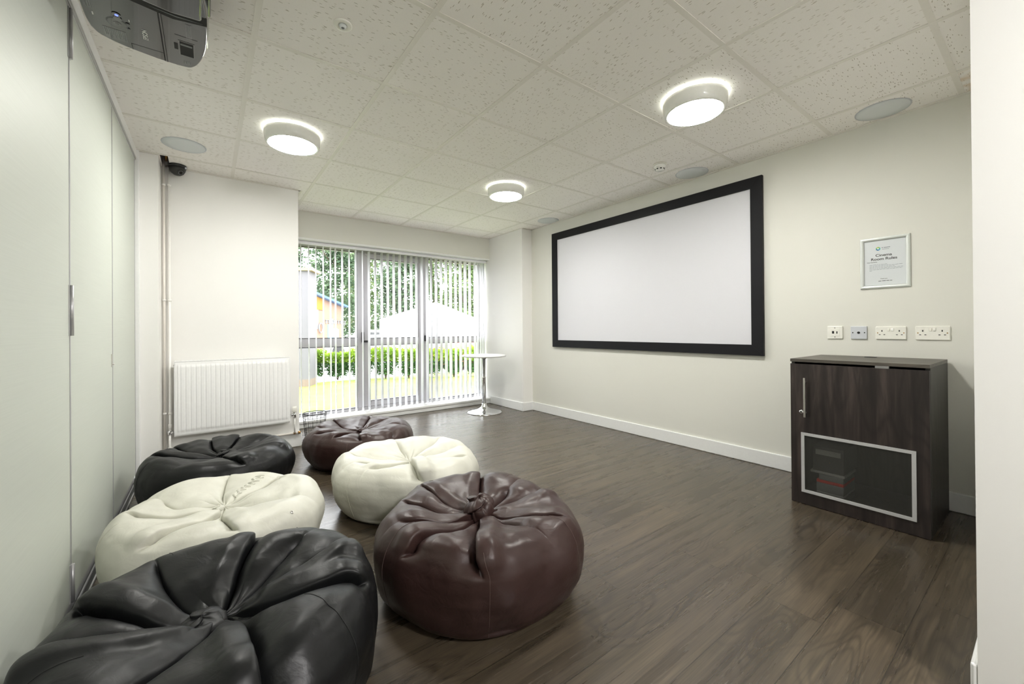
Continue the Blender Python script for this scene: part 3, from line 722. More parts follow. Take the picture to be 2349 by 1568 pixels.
def plate_blank():
    x = XR; y0, y1, z0, z1 = .737, .820, .992, 1.077; yc, zc = (y0+y1)/2, (z0+z1)/2
    r = thing('cable_outlet', 'square pale grey outlet plate with one round hole above the cabinet', 'outlet', (x, yc, zc))
    m = MB(); m.box((x-.010, y0, z0), (x, y1, z1)); m.build('faceplate', M['plastic_g'], r, bevel=.002)
    m = MB(); m.lathe([(.0075, -.002), (.0075, 0), (.0001, .0002)], (x-.0103, yc, zc), 20, 'x'); m.build('cable_hole', M['hole'], r)
    for s_ in (-1, 1): m = MB(); m.lathe([(.0035, -.002), (.0035, 0), (.0001, .0002)], (x-.0100, yc+s_*.030, zc), 16, 'x'); m.build('screw', M['hole'], r)
plate_blank()

# ------------------------------------------------------------------ cabinet
def cabinet():
    x0, x1, y0, y1, zt = 2.928, 3.488, .381, .979, .880
    r = thing('cabinet', 'dark wood-grain cabinet with mesh vent in its door, against the screen wall', 'cabinet', ((x0+x1)/2, (y0+y1)/2, 0))
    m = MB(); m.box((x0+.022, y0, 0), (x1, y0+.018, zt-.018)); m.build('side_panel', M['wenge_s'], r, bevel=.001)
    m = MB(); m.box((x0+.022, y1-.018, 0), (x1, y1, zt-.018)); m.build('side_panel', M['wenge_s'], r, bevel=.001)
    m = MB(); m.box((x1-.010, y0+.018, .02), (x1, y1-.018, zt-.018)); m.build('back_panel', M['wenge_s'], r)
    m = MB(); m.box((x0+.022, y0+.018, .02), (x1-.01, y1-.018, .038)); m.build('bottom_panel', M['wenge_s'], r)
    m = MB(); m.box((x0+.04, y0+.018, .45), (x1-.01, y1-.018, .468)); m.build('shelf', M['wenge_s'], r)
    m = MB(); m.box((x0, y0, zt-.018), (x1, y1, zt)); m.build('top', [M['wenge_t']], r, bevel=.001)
    # door with a window cut through it
    a, c, z0, z1 = .441, .915, .085, .425; D0, D1 = .003, zt-.030
    m = MB(); fx0, fx1 = x0, x0+.019
    O = [(y0+.001, D0), (y1-.001, D0), (y1-.001, D1), (y0+.001, D1)]; I = [(a, z0), (c, z0), (c, z1), (a, z1)]
    v = [(fx0, *p) for p in O]+[(fx0, *p) for p in I]+[(fx1, *p) for p in O]+[(fx1, *p) for p in I]; f = []
    for k in range(4):
        k2 = (k+1) % 4; f += [(k, k2, 4+k2, 4+k), (8+k, 8+k2, 12+k2, 12+k), (k, k2, 8+k2, 8+k), (4+k, 4+k2, 12+k2, 12+k)]
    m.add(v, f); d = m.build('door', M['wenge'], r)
    vf = [(y0, z0), (y1, z1)]
    o = [(.431, .075), (.925, .075), (.925, .435), (.431, .435)]; wd = .017
    for k in range(4):
        i_ = [(o[0][0]+wd, o[0][1]+wd), (o[1][0]-wd, o[1][1]+wd), (o[2][0]-wd, o[2][1]-wd), (o[3][0]+wd, o[3][1]-wd)]
        q = [o[k], o[(k+1) % 4], i_[(k+1) % 4], i_[k]]; m = MB(); m.prism(q, x0-.005, x0+.001, 'x'); m.build('vent_frame', M['ventframe'], d, bevel=.0006)
    m = MB(); m.add([(x0-.0005, a-.004, z0-.004), (x0-.0005, c+.004, z0-.004), (x0-.0005, c+.004, z1+.004), (x0-.0005, a-.004, z1+.004)], [(0, 1, 2, 3)]); m.build('perforated_mesh', M['perf'], d, recalc=False)
    m = MB(); m.box((x0-.030, .894, .532), (x0-.022, .904, .768)); m.box((x0-.024, .895, .555), (x0, .903, .563)); m.box((x0-.024, .895, .737), (x0, .903, .745)); m.build('handle', M['steel'], d, bevel=.0012)
    m = MB(); m.lathe([(.011, 0), (.0115, -.006), (.009, -.009), (.0001, -.009)], (x0, .922, .560), 24, 'x'); m.build('lock', M['chrome'], d)
    m = MB(); m.lathe([(.0045, 0), (.0045, -.0096), (.0001, -.0097)], (x0, .922, .560), 16, 'x'); m.build('keyhole', M['hole'], d)
    m = MB(); m.box((x0-.002, .53, zt-.031), (x0+.012, .585, zt-.0185)); m.build('catch', M['greybox'], r, bevel=.001)
    m = MB(); m.lathe([(.030, zt), (.031, zt+.003), (.026, zt+.004), (.0001, zt+.004)], (3.40, .70, 0), 32); m.build('cable_grommet', M['black'], r)
cabinet()
def inside():
    # things seen through the mesh, standing on the cabinet's bottom panel
    def bx(name, label, cat, a, b, mt, group=None):
        c = ((a[0]+b[0])/2, (a[1]+b[1])/2, a[2]); m = MB(); m.box(a, b); o = m.build(name, M[mt], None, bevel=.003, origin=c); tag(o, label, cat, group); return o
    y0, y1 = .738, .868
    z = .0385
    zs = [('dark', .036, 'bottom charcoal case of the stack seen behind the cabinet mesh'), ('lightgrey', .012, 'thin pale case low in the stack behind the cabinet mesh'), ('greybox', .052, 'thick grey case just under the red one behind the cabinet mesh'), ('red', .018, 'red case in the stack behind the cabinet mesh'), ('greybox', .034, 'grey case lying on the red one behind the cabinet mesh'), ('lightgrey', .016, 'pale tray on top of the case stack behind the cabinet mesh')]
    for k, (mt, h, lb) in enumerate(zs):
        e = .03 if k == 5 else 0
        bx('media_case', lb, 'case', (2.985, y0-e*.2, z), (3.20, y1+e-(.012 if k == 4 else 0), z+h-.0005), mt, 'cases stacked inside the cabinet'); z += h
    o = thing('media_player', 'dark box-shaped player above the stacked cases, behind the cabinet mesh', 'player', (3.10, .79, z))
    m = MB(); m.box((2.985, .735, z), (3.25, .885, z+.150)); m.build('case', M['dark'], o, bevel=.003)
    m = MB(); m.box((2.982, .750, z+.100), (2.986, .87, z+.130)); m.build('front_panel', M['lightgrey'], o)
    m = MB(); m.box((2.980, .80, z+.060), (2.984, .803, z+.063)); m.build('status_light', M['brass'], o)
inside()

# ------------------------------------------------------------------ bistro table
def table():
    x, y = 2.905, 4.385
    r = thing('bistro_table', 'white round pedestal table on a chrome base by the window', 'table', (x, y, 0))
    m = MB(); m.lathe([(.0001, .722), (.272, .722), (.286, .727), (.290, .734), (.287, .741), (.278, .744), (.0001, .744)], (x, y, 0), 64); m.build('tabletop', M['gloss_white'], r)
    m = MB(); m.lathe([(.228, 0), (.230, .006), (.218, .014), (.15, .028), (.085, .045), (.045, .070), (.031, .096), (.0305, .118), (.0001, .118)], (x, y, 0), 64); m.build('base', M['chrome'], r)
    m = MB(); m.lathe([(.024, .110), (.024, .440), (.029, .445), (.029, .458), (.022, .463), (.022, .70)], (x, y, 0), 32); m.build('column', M['chrome'], r)
    m = MB(); m.lathe([(.024, .69), (.036, .705), (.085, .722)], (x, y, 0), 32); m.build('top_plate', M['alu'], r)
table()
# ------------------------------------------------------------------ waste bin of wire mesh
def bin_():
    x, y, h = .84, 4.27, .272
    r = thing('waste_bin', 'black wire mesh waste bin on the floor beside the radiator wall', 'bin', (x, y, 0))
    def ring(rr, z, t, n=48): return [(x+rr*math.cos(2*PI*k/n), y+rr*math.sin(2*PI*k/n), z) for k in range(n)], t
    for (rr, z, t) in ((.107, h, .0035), (.082, .004, .003)):
        m = MB(); p, t = ring(rr, z, t); m.tube(p, t, 8, closed=True); m.build('rim', M['wire'], r)
    m = MB(); R = lambda z: .082+(.107-.082)*z/h
    for k in range(44):
        a = 2*PI*k/44
        for s_ in (-1, 1):
            m.tube([(x+R(z)*math.cos(a+s_*z*1.6), y+R(z)*math.sin(a+s_*z*1.6), z) for z in np.linspace(.004, h, 5)], .0006, 4)
    m.build('wire_mesh', M['wire'], r)
    m = MB()
    for z in (h*.86, h*.45): p, t = ring(R(z), z, .0016); m.tube(p, .0016, 6, closed=True)
    for k in range(8):
        a = 2*PI*k/8; m.tube([(x+R(z)*math.cos(a), y+R(z)*math.sin(a), z) for z in (.004, h)], .0018, 5)
    m.build('wire_ribs', M['wire'], r)
    m = MB(); m.lathe([(.0001, .001), (.08, .001), (.08, .004), (.0001, .004)], (x, y, 0), 40); m.build('bin_base', M['wire'], r)
bin_()
# ------------------------------------------------------------------ radiator and pipes
def radiator():
    x0, x1, z0, z1, y = -.220, .600, .245, .838, 4.085
    r = thing('radiator', 'white ribbed panel radiator on the wall beside the window', 'radiator', ((x0+x1)/2, 4.19, z0))
    nf = 24; nx = nf*10+20; nz = 60; v = []; f = []
    for j in range(nz+1):
        zz = z0+(z1-z0)*j/nz
        for i in range(nx+1):
            xx = x0+(x1-x0)*i/nx; u = (xx-x0-.022)/(x1-x0-.044); d = 0
            if 0 < u < 1:
                ph = (u*nf) % 1; rib = .5-.5*math.cos(2*PI*ph); rib = 1-max(0, 1-abs(ph-.5)/.16)**1.0
                e = min(1, max(0, (zz-z0-.032)/.014))*min(1, max(0, (z1-.034-zz)/.006)); d = rib*e*.006
            bd = min(xx-x0, x1-xx, zz-z0, z1-zz); eg = .006*max(0, 1-bd/.006); rim = 0 if bd > .012 else .004*(1-bd/.012)
            v.append((xx, y-d+.002+eg, zz))
    W = nx+1
    for j in range(nz):
        for i in range(nx): f.append((j*W+i, j*W+i+1, (j+1)*W+i+1, (j+1)*W+i))
    m = MB(); m.add(v, f, True); m.box((x0, y+.0075, z0), (x1, y+.020, z1)); m.build('front_panel', M['rad'], r, recalc=False)
    m = MB(); m.box((x0+.004, y+.052, z0+.004), (x1-.004, y+.066, z1-.004)); m.build('rear_panel', M['rad'], r)
    m = MB()
    for k in range(60): xx = x0+.02+(x1-x0-.04)*k/59; m.box((xx-.0006, y+.020, z0+.03), (xx+.0006, y+.052, z1-.012))
    m.build('convector_fins', M['rad'], r)
    m = MB(); m.frame((x0+.002, y+.001), (x1-.002, y+.064), .006, 'z', z1-.004, z1+.003)
    for k in range(30): xx = x0+.02+(x1-x0-.04)*k/29; m.box((xx, y+.006, z1-.002), (xx+.012, y+.058, z1+.002))
    m.build('top_grille', M['rad'], r)
    for xx in (x0-.001, x1-.002): m = MB(); m.box((xx, y+.001, z0+.01), (xx+.003, y+.064, z1)); m.build('side_cover', M['rad'], r)
    m = MB()
    for xx in (x0+.12, x1-.12): m.box((xx, y+.06, z0+.08), (xx+.03, 4.187, z1-.08))
    m.build('wall_bracket', M['rad'], r)
    # left lockshield valve
    m = MB(); m.cyl((x0, y+.035, .275), (x0-.030, y+.035, .275), .008, 14); m.cyl((x0-.008, y+.035, .275), (x0-.020, y+.035, .275), .014, 6); m.cyl((x0-.033, y+.035, .262), (x0-.033, y+.035, .292), .011, 14); m.build('lockshield_valve', M['chrome'], r)
    # right thermostatic valve
    m = MB(); m.cyl((x1, y+.035, .305), (x1+.040, y+.035, .305), .008, 14); m.cyl((x1+.008, y+.035, .305), (x1+.022, y+.035, .305), .014, 6); m.cyl((x1+.040, y+.035, .280), (x1+.040, y+.035, .325), .012, 14); m.build('valve_body', M['chrome'], r)
    m = MB(); m.lathe([(.015, .325), (.019, .332), (.019, .372), (.016, .380), (.0001, .380)], (x1+.040, y+.035, 0), 24)
    for k in range(8): a = k*PI/4; m.box((x1+.040+.019*math.cos(a)-.002, y+.035+.019*math.sin(a)-.002, .334), (x1+.040+.019*math.cos(a)+.002, y+.035+.019*math.sin(a)+.002, .370))
    m.build('thermostat_head', M['plastic'], r)
    m = MB(); m.lathe([(.006, -.004), (.006, 0)], (x0-.001, y+.02, z1-.03), 12, 'x'); m.build('air_valve', M['steel'], r)
radiator()
def pipes():
    r = thing('heating_pipe', 'painted heating pipe rising to the ceiling beside the partition corner', 'pipe', (-.283, 4.158, 0), 'upright heating pipes')
    m = MB(); m.cyl((-.283, 4.158, 0), (-.283, 4.158, 2.60), .0085, 14); m.build('pipe', M['pipe'], r)
    for z in (2.245, 1.325, .425): m = MB(); m.cyl((-.283, 4.158, z-.008), (-.283, 4.158, z+.008), .0125, 14); m.box((-.290, 4.158, z-.008), (-.276, 4.19, z+.008)); m.build('pipe_clip', M['pipe_w'], r)
    r = thing('heating_pipe', 'painted heating pipe feeding the left valve of the radiator', 'pipe', (-.253, 4.150, .13), 'upright heating pipes')
    m = MB(); m.tube([(-.250, 4.150, 2.60), (-.250, 4.150, .30), (-.250, 4.138, .285), (-.250, 4.126, .275)], .0085, 14); m.cyl((-.250, 4.124, .268), (-.250, 4.124, .10), .0085, 14); m.build('pipe', M['pipe_w'], r)
    m = MB(); m.cyl((-.250, 4.150, .29), (-.250, 4.150, .34), .012, 12); m.cyl((-.250, 4.124, .10), (-.250, 4.124, .16), .012, 12); m.build('joint_collar', M['pipe_w'], r)
    for z in (2.245, 1.325, .425): m = MB(); m.cyl((-.250, 4.150, z-.008), (-.250, 4.150, z+.008), .0125, 14); m.box((-.257, 4.15, z-.008), (-.243, 4.19, z+.008)); m.build('pipe_clip', M['pipe_w'], r)
    r = thing('radiator_tail_pipe', 'thin pipe from the thermostatic valve running along the skirting top', 'pipe', (.64, 4.12, .13))
    m = MB(); m.cyl((.64, 4.12, .135), (.64, 4.12, .282), .006, 12); m.build('riser', M['pipe_w'], r)
    m = MB(); m.cyl((-.20, 4.13, .134), (.675, 4.13, .134), .0085, 12); m.build('run', M['pipe'], r)
    m = MB(); m.cyl((.668, 4.13, .134), (.690, 4.13, .134), .012, 12); m.cyl((.64, 4.127, .126), (.64, 4.127, .142), .011, 12); m.build('brass_elbow', M['brass'], r)
    m = MB(); m.tube([(-.26, 4.05, 2.46), (-.262, 4.09, 2.44), (-.265, 4.13, 2.43)], .009, 10); o = m.build('cable_end', M['brass'], None, origin=(-.262, 4.09, 2.44)); tag(o, 'copper-coloured pipe end glimpsed in the dark gap above the pipes', 'pipe')
pipes()

# ------------------------------------------------------------------ bean bags
def smooth(e0, e1, x):
    t = np.clip((x-e0)/(e1-e0), 0, 1); return t*t*(3-2*t)
class Bag:
    """creases: (angle deg at the outer end, reach as share of the profile, depth, width, swirl deg, lean)"""
    def __init__(s, c, R, h, creases, seed, zc=.78, out=1.0, stretch=(1, 1, 0), puff=.017, lobes=()):
        s.c = c; s.R = R; s.h = h; s.cr = creases; s.seed = seed; s.puff = puff; s.stretch = stretch; s.lobes = lobes
        P = np.array([(0, zc), (.10, zc+.01), (.25, zc+.06), (.42, .90), (.60, .965), (.75, .985), (.86, .95), (.94, .86), (.985, .75), (1.0, .62), (.995, .47), (.965, .29), (.915, .14), (.86, .035), (.81, 0)])
        P = P*np.array([R, h]); seg = np.r_[0, np.cumsum(np.hypot(*np.diff(P, axis=0).T))]; s.seg = seg/seg[-1]; s.L = seg[-1]
        # smooth resample (Catmull-Rom by dense interpolation + box smoothing)
        a = np.linspace(0, 1, 801); x = np.interp(a, s.seg, P[:, 0]); z = np.interp(a, s.seg, P[:, 1])
        k = np.ones(31)/31
        xp = np.r_[-x[15:0:-1], x, 2*x[-1]-x[-2:-17:-1]]; zp = np.r_[z[15:0:-1], z, 2*z[-1]-z[-2:-17:-1]]
        s.px = np.convolve(xp, k, 'valid'); s.pz = np.convolve(zp, k, 'valid'); s.pa = a
        s.a_sh = np.interp(.80*R, s.px[:480], a[:480])   # share of the profile at the shoulder
    def base(s, a): return np.interp(a, s.pa, s.px), np.interp(a, s.pa, s.pz)
    def __call__(s, th, a):
        """th, a arrays of equal shape -> x, y, z (world)"""
        r, z = s.base(a); e = 1e-3
        r1, z1 = s.base(np.clip(a+e, 0, 1)); r0, z0 = s.base(np.clip(a-e, 0, 1)); tx, tz = r1-r0, z1-z0; ln = np.hypot(tx, tz)+1e-9; nx, nz = -(-tz/ln), -(tx/ln)
        nx, nz = -tz/ln, tx/ln                        # outward normal in (r,z): flat top must give +z
        rho = np.clip(a/s.a_sh, 0, 1.6)
        disp = np.zeros_like(a); tang = np.zeros_like(a)
        C = sorted(s.cr, key=lambda q: q[0]); n = len(C)
        # angle of every crease at this rho
        ang = [np.radians(q[0])+np.radians(q[4])*np.clip(1-rho, 0, 1)**1.3 for q in C]
        def wrap(x): return (x+np.pi) % (2*np.pi)-np.pi
        # pillow between neighbours
        u = np.zeros_like(a); gap = np.ones_like(a); best = np.full_like(a, 99.); 
        left = np.full_like(a, 99.); right = np.full_like(a, 99.)
        for A in ang:
            d = wrap(th-A); dp = np.where(d < 0, d+2*np.pi, d); left = np.minimum(left, dp); right = np.minimum(right, 2*np.pi-dp)
        gap = left+right; u = left/gap
        pil = np.power(np.clip(4*u*(1-u), 0, 1), .8)
        amp = s.puff*np.clip(gap/.8, .45, 1.35)*smooth(.03, .45, rho)*(1-smooth(.95, 1.32, rho))
        disp += amp*(pil-.45)
        for q, A in zip(C, ang):
            d = wrap(th-A); lat = d*np.maximum(r, .02); w = q[3]*(.30+.95*np.clip(rho, 0, 1.2)); lean = q[5]
            env = smooth(.02, .16, rho)*(1-smooth(q[1]-.17, q[1], rho))*np.clip(r/(.30*s.R), .3, 1)
            if q[1] > 1.03: disp += .013*np.exp(-(lat/.040)**2)*np.exp(-((rho-1.02)/.16)**2)
            sg = np.sign(lean) if lean else 1.0; al = abs(lean); t = -lat*sg           # t > 0: the upper fold
            st = 1/(1+np.exp(-t/.0028)); wl_ = w*1.15; wh = w*(1.2+1.4*al)
            dq = q[2]*1.65; low = -dq*np.exp(-np.abs(t)/wl_); high = dq*((-1+1.55*al)*np.exp(-np.abs(t)/wh)+.35*al*np.exp(-((t-.03)/.03)**2))
            disp += env*(st*high+(1-st)*low)
            tang += sg*al*.042*np.exp(-((t-.010)/.014)**2)*env
        # slow dents
        shp = a.shape; X = (np.cos(th)*r).ravel(); Y = (np.sin(th)*r).ravel(); Z = z.ravel()
        k1, k2 = 5.5, 16.0; sd = s.seed*7.3
        nv = np.array([noise.noise(Vector((x*k1+sd, y*k1, zz*k1)))*.020+noise.noise(Vector((x*k2, y*k2+sd, zz*k2*.6)))*.0040 for x, y, zz in zip(X, Y, Z)]).reshape(shp)
        floor_env = smooth(0, .10, z/s.h)
        disp += nv*floor_env
        # cut the creases less near the floor
        disp *= floor_env
        gat = np.abs(np.sin(6.5*th+s.seed+2.2*np.clip(1-rho, 0, 1)))**.7; disp += .011*(gat-.6)*np.exp(-((rho-.14)/.16)**2)
        lob = np.ones_like(a)
        for (m_, am, ph) in s.lobes: lob += am*np.cos(m_*(th-np.radians(ph)))*smooth(.2, .9, rho)
        rr = (r+nx*disp)*lob; zz = np.maximum(z+nz*disp, 0); tt = th+tang/np.maximum(r, .05)
        x, y = rr*np.cos(tt), rr*np.sin(tt)
        sa = np.radians(s.stretch[2]); ca, sn = np.cos(sa), np.sin(sa); u_, v_ = (x*ca+y*sn)*s.stretch[0], (-x*sn+y*ca)*s.stretch[1]
        return u_*ca-v_*sn+s.c[0], u_*sn+v_*ca+s.c[1], zz
    def build(s, root, mat, NT_=660, NR=220):
        a = np.linspace(0, 1, NR+1)[1:]; th = np.linspace(0, 2*np.pi, NT_, endpoint=False); A, T = np.meshgrid(a, th, indexing='ij')
        x, y, z = s(T, A)
        cx, cy, cz = x[0].mean(), y[0].mean(), z[0].mean()
        v = np.stack([x, y, z], -1).reshape(-1, 3); v = np.vstack([v, [[cx, cy, cz]], [[x[-1].mean(), y[-1].mean(), 0]]])
        f = []
        for i in range(NR-1):
            o = i*NT_
            for k in range(NT_): k2 = (k+1) % NT_; f.append((o+k, o+NT_+k, o+NT_+k2, o+k2))
        n = NR*NT_; o = (NR-1)*NT_
        for k in range(NT_): k2 = (k+1) % NT_; f.append((n, k, k2)); f.append((n+1, o+k2, o+k))
        m = MB(); m.add([tuple(p) for p in v], f, True); return m.build('bag_cover', mat, root, recalc=False)
    def seam(s, root, mat, deg, a0=.5, a1=.99, swirl=0, r=.0008):
        a = np.linspace(a0, a1, 60); th = np.radians(deg)+np.radians(swirl)*(1-np.clip(a/s.a_sh, 0, 1))
        x, y, z = s(th, a); c = np.array(s.c); pts = []
        for i in range(len(a)):
            d = np.array([x[i]-c[0], y[i]-c[1]]); d = d/np.hypot(*d)*.0006; pts.append((x[i]+d[0], y[i]+d[1], z[i]+.0006))
        m = MB(); m.tube(pts, r, 6); return m.build('seam', mat, root)
def rosette(root, mat, c, R, h, seed, tilt=(0, 0)):
    """twisted knot of gathered leatherette: a squat ball wound with sharp spiral pleats"""
    rr = random.Random(seed); ph = rr.random()*6; n = 160; rows = 70; v = []; f = []
    for j in range(rows+1):
        lat = PI*(j/rows)*.86
        for k in range(n):
            th = 2*PI*k/n; q = j/rows
            s1 = ((th*3+ph)/(2*PI)+q*1.9) % 1; s2 = ((th*7+ph*2)/(2*PI)-q*1.1) % 1
            saw = (s1**.7)*(1-smooth(.90, 1.0, np.array(s1))); saw2 = s2*(1-smooth(.82, 1.0, np.array(s2)))
            nz = noise.noise(Vector((math.cos(th)*1.4+seed, math.sin(th)*1.4, q*3)))
            g = 1+.30*(float(saw)-.5)+.10*(float(saw2)-.4)+.16*nz; e = R*math.sin(lat)**.8*g
            zz = h*.5*math.cos(lat)*(1+.25*(float(saw)-.5)+.2*nz)
            v.append((c[0]+e*math.cos(th)+tilt[0]*(zz/h), c[1]+e*math.sin(th)+tilt[1]*(zz/h), c[2]+h*.36+zz))
    for j in range(rows):
        for k in range(n): k2 = (k+1) % n; f.append((j*n+k, (j+1)*n+k, (j+1)*n+k2, j*n+k2))
    m = MB(); m.add(v, f, True); return m.build('knot', mat, root, recalc=False)
def bean_bag(label, mat, thread, bag, seams, knot=None):
    r = thing('bean_bag', label, 'bean bag', (bag.c[0], bag.c[1], 0), 'bean bags on the floor')
    bag.build(r, M[mat])
    for sm in seams: bag.seam(r, M[thread], *sm)
    if knot:
        x, y, z = bag(np.array([0.]), np.array([.02])); rosette(r, M[mat], (bag.c[0]+knot[2][0], bag.c[1]+knot[2][1], float(z[0])+knot[3]), knot[0], knot[1], knot[4])
    return r
# (angle, reach, depth, width, swirl, lean)
B1 = Bag((.945, 1.475), .425, .335, [(-166, 1.30, .050, .022, 26, .5), (172, 1.0, .030, .014, 30, .7), (138, 1.05, .026, .016, 30, .4), (108, 1.12, .030, .018, 22, .4), (58, 1.22, .040, .020, 8, -.5), (20, .7, .016, .02, -10, 0), (-14, 1.2, .036, .020, -14, .6), (-54, 1.12, .026, .014, -22, -.6), (-78, .8, .014, .016, -18, .2), (-121, 1.34, .060, .017, 16, -.7)], 1, zc=.80, lobes=((5, .018, 20), (3, .02, 60)))
bean_bag('dark brown bean bag with a rose-like knot, nearest the middle of the floor', 'leather_n', 'thread_n', B1, [(-118, .54, .995, 0), (-178, .42, .99, 20), (-62, .40, .99, -10), (30, .4, .99, 0), (100, .45, .99, 0)], (.060, .105, (-.004, -.012), -.008, 4))
B4 = Bag((1.035, 2.435), .450, .305, [(-150, 1.05, .034, .028, 35, .7), (-178, .95, .030, .020, 32, .6), (150, 1.05, .024, .018, 30, .4), (84, 1.15, .030, .020, 10, -.4), (30, 1.1, .018, .020, -8, .3), (-8, .95, .020, .02, -14, .2), (-46, 1.1, .028, .022, -16, -.5), (-103, 1.25, .046, .024, 12, -.8)], 2, zc=.80, lobes=((4, .015, 10), (3, .02, 160)))
bean_bag('ivory bean bag in the middle row, behind the brown one with the rose knot', 'leather_w', 'thread_w', B4, [(-160, .60, .99, 0), (-95, .7, .99, 0), (10, .5, .99, 0)], None)
B6 = Bag((1.035, 3.44), .432, .285, [(112, 1.1, .034, .018, 14, .5), (62, 1.1, .032, .020, 8, -.5), (20, 1.1, .030, .018, -6, .5), (-30, 1.0, .030, .018, -12, .5), (-72, 1.25, .036, .018, -18, .6), (-106, 1.2, .040, .018, 14, -.6), (-138, 1.15, .034, .020, 20, .6), (-172, 1.1, .036, .020, 24, .6), (150, 1.05, .028, .016, 24, .4)], 3, zc=.78, lobes=((4, .02, 0),))
bean_bag('dark brown bean bag farthest back, by the window and the waste bin', 'leather_n', 'thread_n', B6, [(-120, .62, .99, 0), (-60, .6, .99, 0)], (.034, .030, (0, 0), -.004, 9))
B2 = Bag((.030, 1.405), .430, .345, [(150, 1.16, .046, .026, 34, .6), (118, 1.1, .022, .018, 26, .3), (74, 1.2, .050, .022, 14, -.5), (38, .9, .024, .026, -4, .3), (2, 1.22, .044, .022, -16, .7), (-20, 1.25, .040, .018, -22, -.6), (-84, 1.35, .055, .030, 8, .6), (-128, 1.3, .026, .026, 24, .3), (-172, 1.25, .050, .026, 34, -.7)], 4, zc=.72, lobes=((4, .014, 40), (3, .014, 20)))
bean_bag('large black bean bag nearest the camera, against the partition', 'leather_b', 'thread_b', B2, [(-50, .35, .99, 30), (-160, .40, .99, 30), (112, .45, .99, 10), (50, .5, .8, 0)], (.060, .062, (-.05, -.02), -.014, 12))
B3 = Bag((.055, 2.260), .425, .315, [(-132, 1.2, .034, .026, 26, .7), (-84, 1.15, .034, .022, -6, -.6), (172, 1.05, .026, .028, 30, .6), (142, .85, .016, .02, 30, .3), (84, 1.05, .018, .016, 6, .3), (40, 1.0, .028, .020, -12, -.5), (-28, 1.0, .020, .030, -26, .3)], 5, zc=.82, lobes=((3, .02, 0), (4, .012, 30)))
B3_ROOT = bean_bag('ivory bean bag in the left row, between the two black ones', 'leather_w', 'thread_w', B3, [(-168, .5, .99, 16), (-15, .75, .99, 0)], (.022, .022, (-.02, -.01), -.006, 5))
B5 = Bag((.066, 3.200), .425, .325, [(96, 1.15, .034, .018, 10, .5), (72, 1.15, .034, .016, 4, -.5), (22, 1.1, .040, .022, -12, .6), (-20, 1.25, .044, .020, -18, .7), (-74, 1.2, .032, .020, -8, -.7), (-128, .9, .020, .024, 12, .3), (166, 1.1, .036, .026, 26, .6), (134, 1.15, .028, .018, 26, .4)], 6, zc=.78, lobes=((4, .016, 20),))
bean_bag('black bean bag under the radiator, last in the left row', 'leather_b', 'thread_b', B5, [(-68, .6, .99, 0), (-160, .5, .99, 14)], (.052, .050, (.03, .01), -.010, 21))
def ivory_details():
    r = B3_ROOT
    x, y, z = (float(q[0]) for q in B3(np.radians(np.array([EY_TH])), np.array([EY_A])))
    m = MB(); m.lathe([(.0075, 0), (.0075, .0022), (.006, .0030), (.0035, .0022), (.0035, .0005)], (0, 0, 0), 24); o = m.build('eyelet', M['steel'], r)
    x2, y2, z2 = (float(q[0]) for q in B3(np.radians(np.array([EY_TH])), np.array([EY_A+.02]))); x3, y3, z3 = (float(q[0]) for q in B3(np.radians(np.array([EY_TH+2])), np.array([EY_A])))
    n = (Vector((x2-x, y2-y, z2-z)).cross(Vector((x3-x, y3-y, z3-z)))).normalized()
    if n.z < 0: n = -n
    me = o.data; q = n.to_track_quat('Z', 'Y').to_matrix().to_4x4(); base = Vector(r.location)
    me.transform(Matrix.Translation(base)); me.transform(Matrix.Translation(Vector((x, y, z))-base) @ q)
    a = np.linspace(.10, .40, 60); v = []; f = []
    for k, aa in enumerate(a):
        th = np.radians(52+4*math.sin(k*.7)); p = [float(c[0]) for c in B3(np.array([th]), np.array([aa]))]; h = .006+.0025*math.sin(k*1.1)
        for j in range(4): v.append((p[0]+.016*(j/3-.5), p[1]-.012*(j/3-.5), p[2]-.002+h*(1-(j/1.5-1)**2)))
    for k in range(59):
        for j in range(3): f.append((k*4+j, k*4+4+j, k*4+5+j, k*4+j+1))
    m = MB(); m.add(v, f, True); o = m.build('ruffle', M['leather_w'], r, recalc=False); sd = o.modifiers.new('Solidify', 'SOLIDIFY'); sd.thickness = .002
EY_TH, EY_A = -53.0, .555
ivory_details()

# ------------------------------------------------------------------ lobby behind the camera with an unseen lamp added to light the jamb
b = MB(); b.lathe([(.17, H-.06), (.17, H)], (1.0, -1.3, 0), 40); o = b.build('added_lobby_lamp', M['added_lamp'], None, origin=(1.0, -1.3, H)); tag(o, 'unseen round lamp added on the lobby ceiling to light the opening', 'lamp')

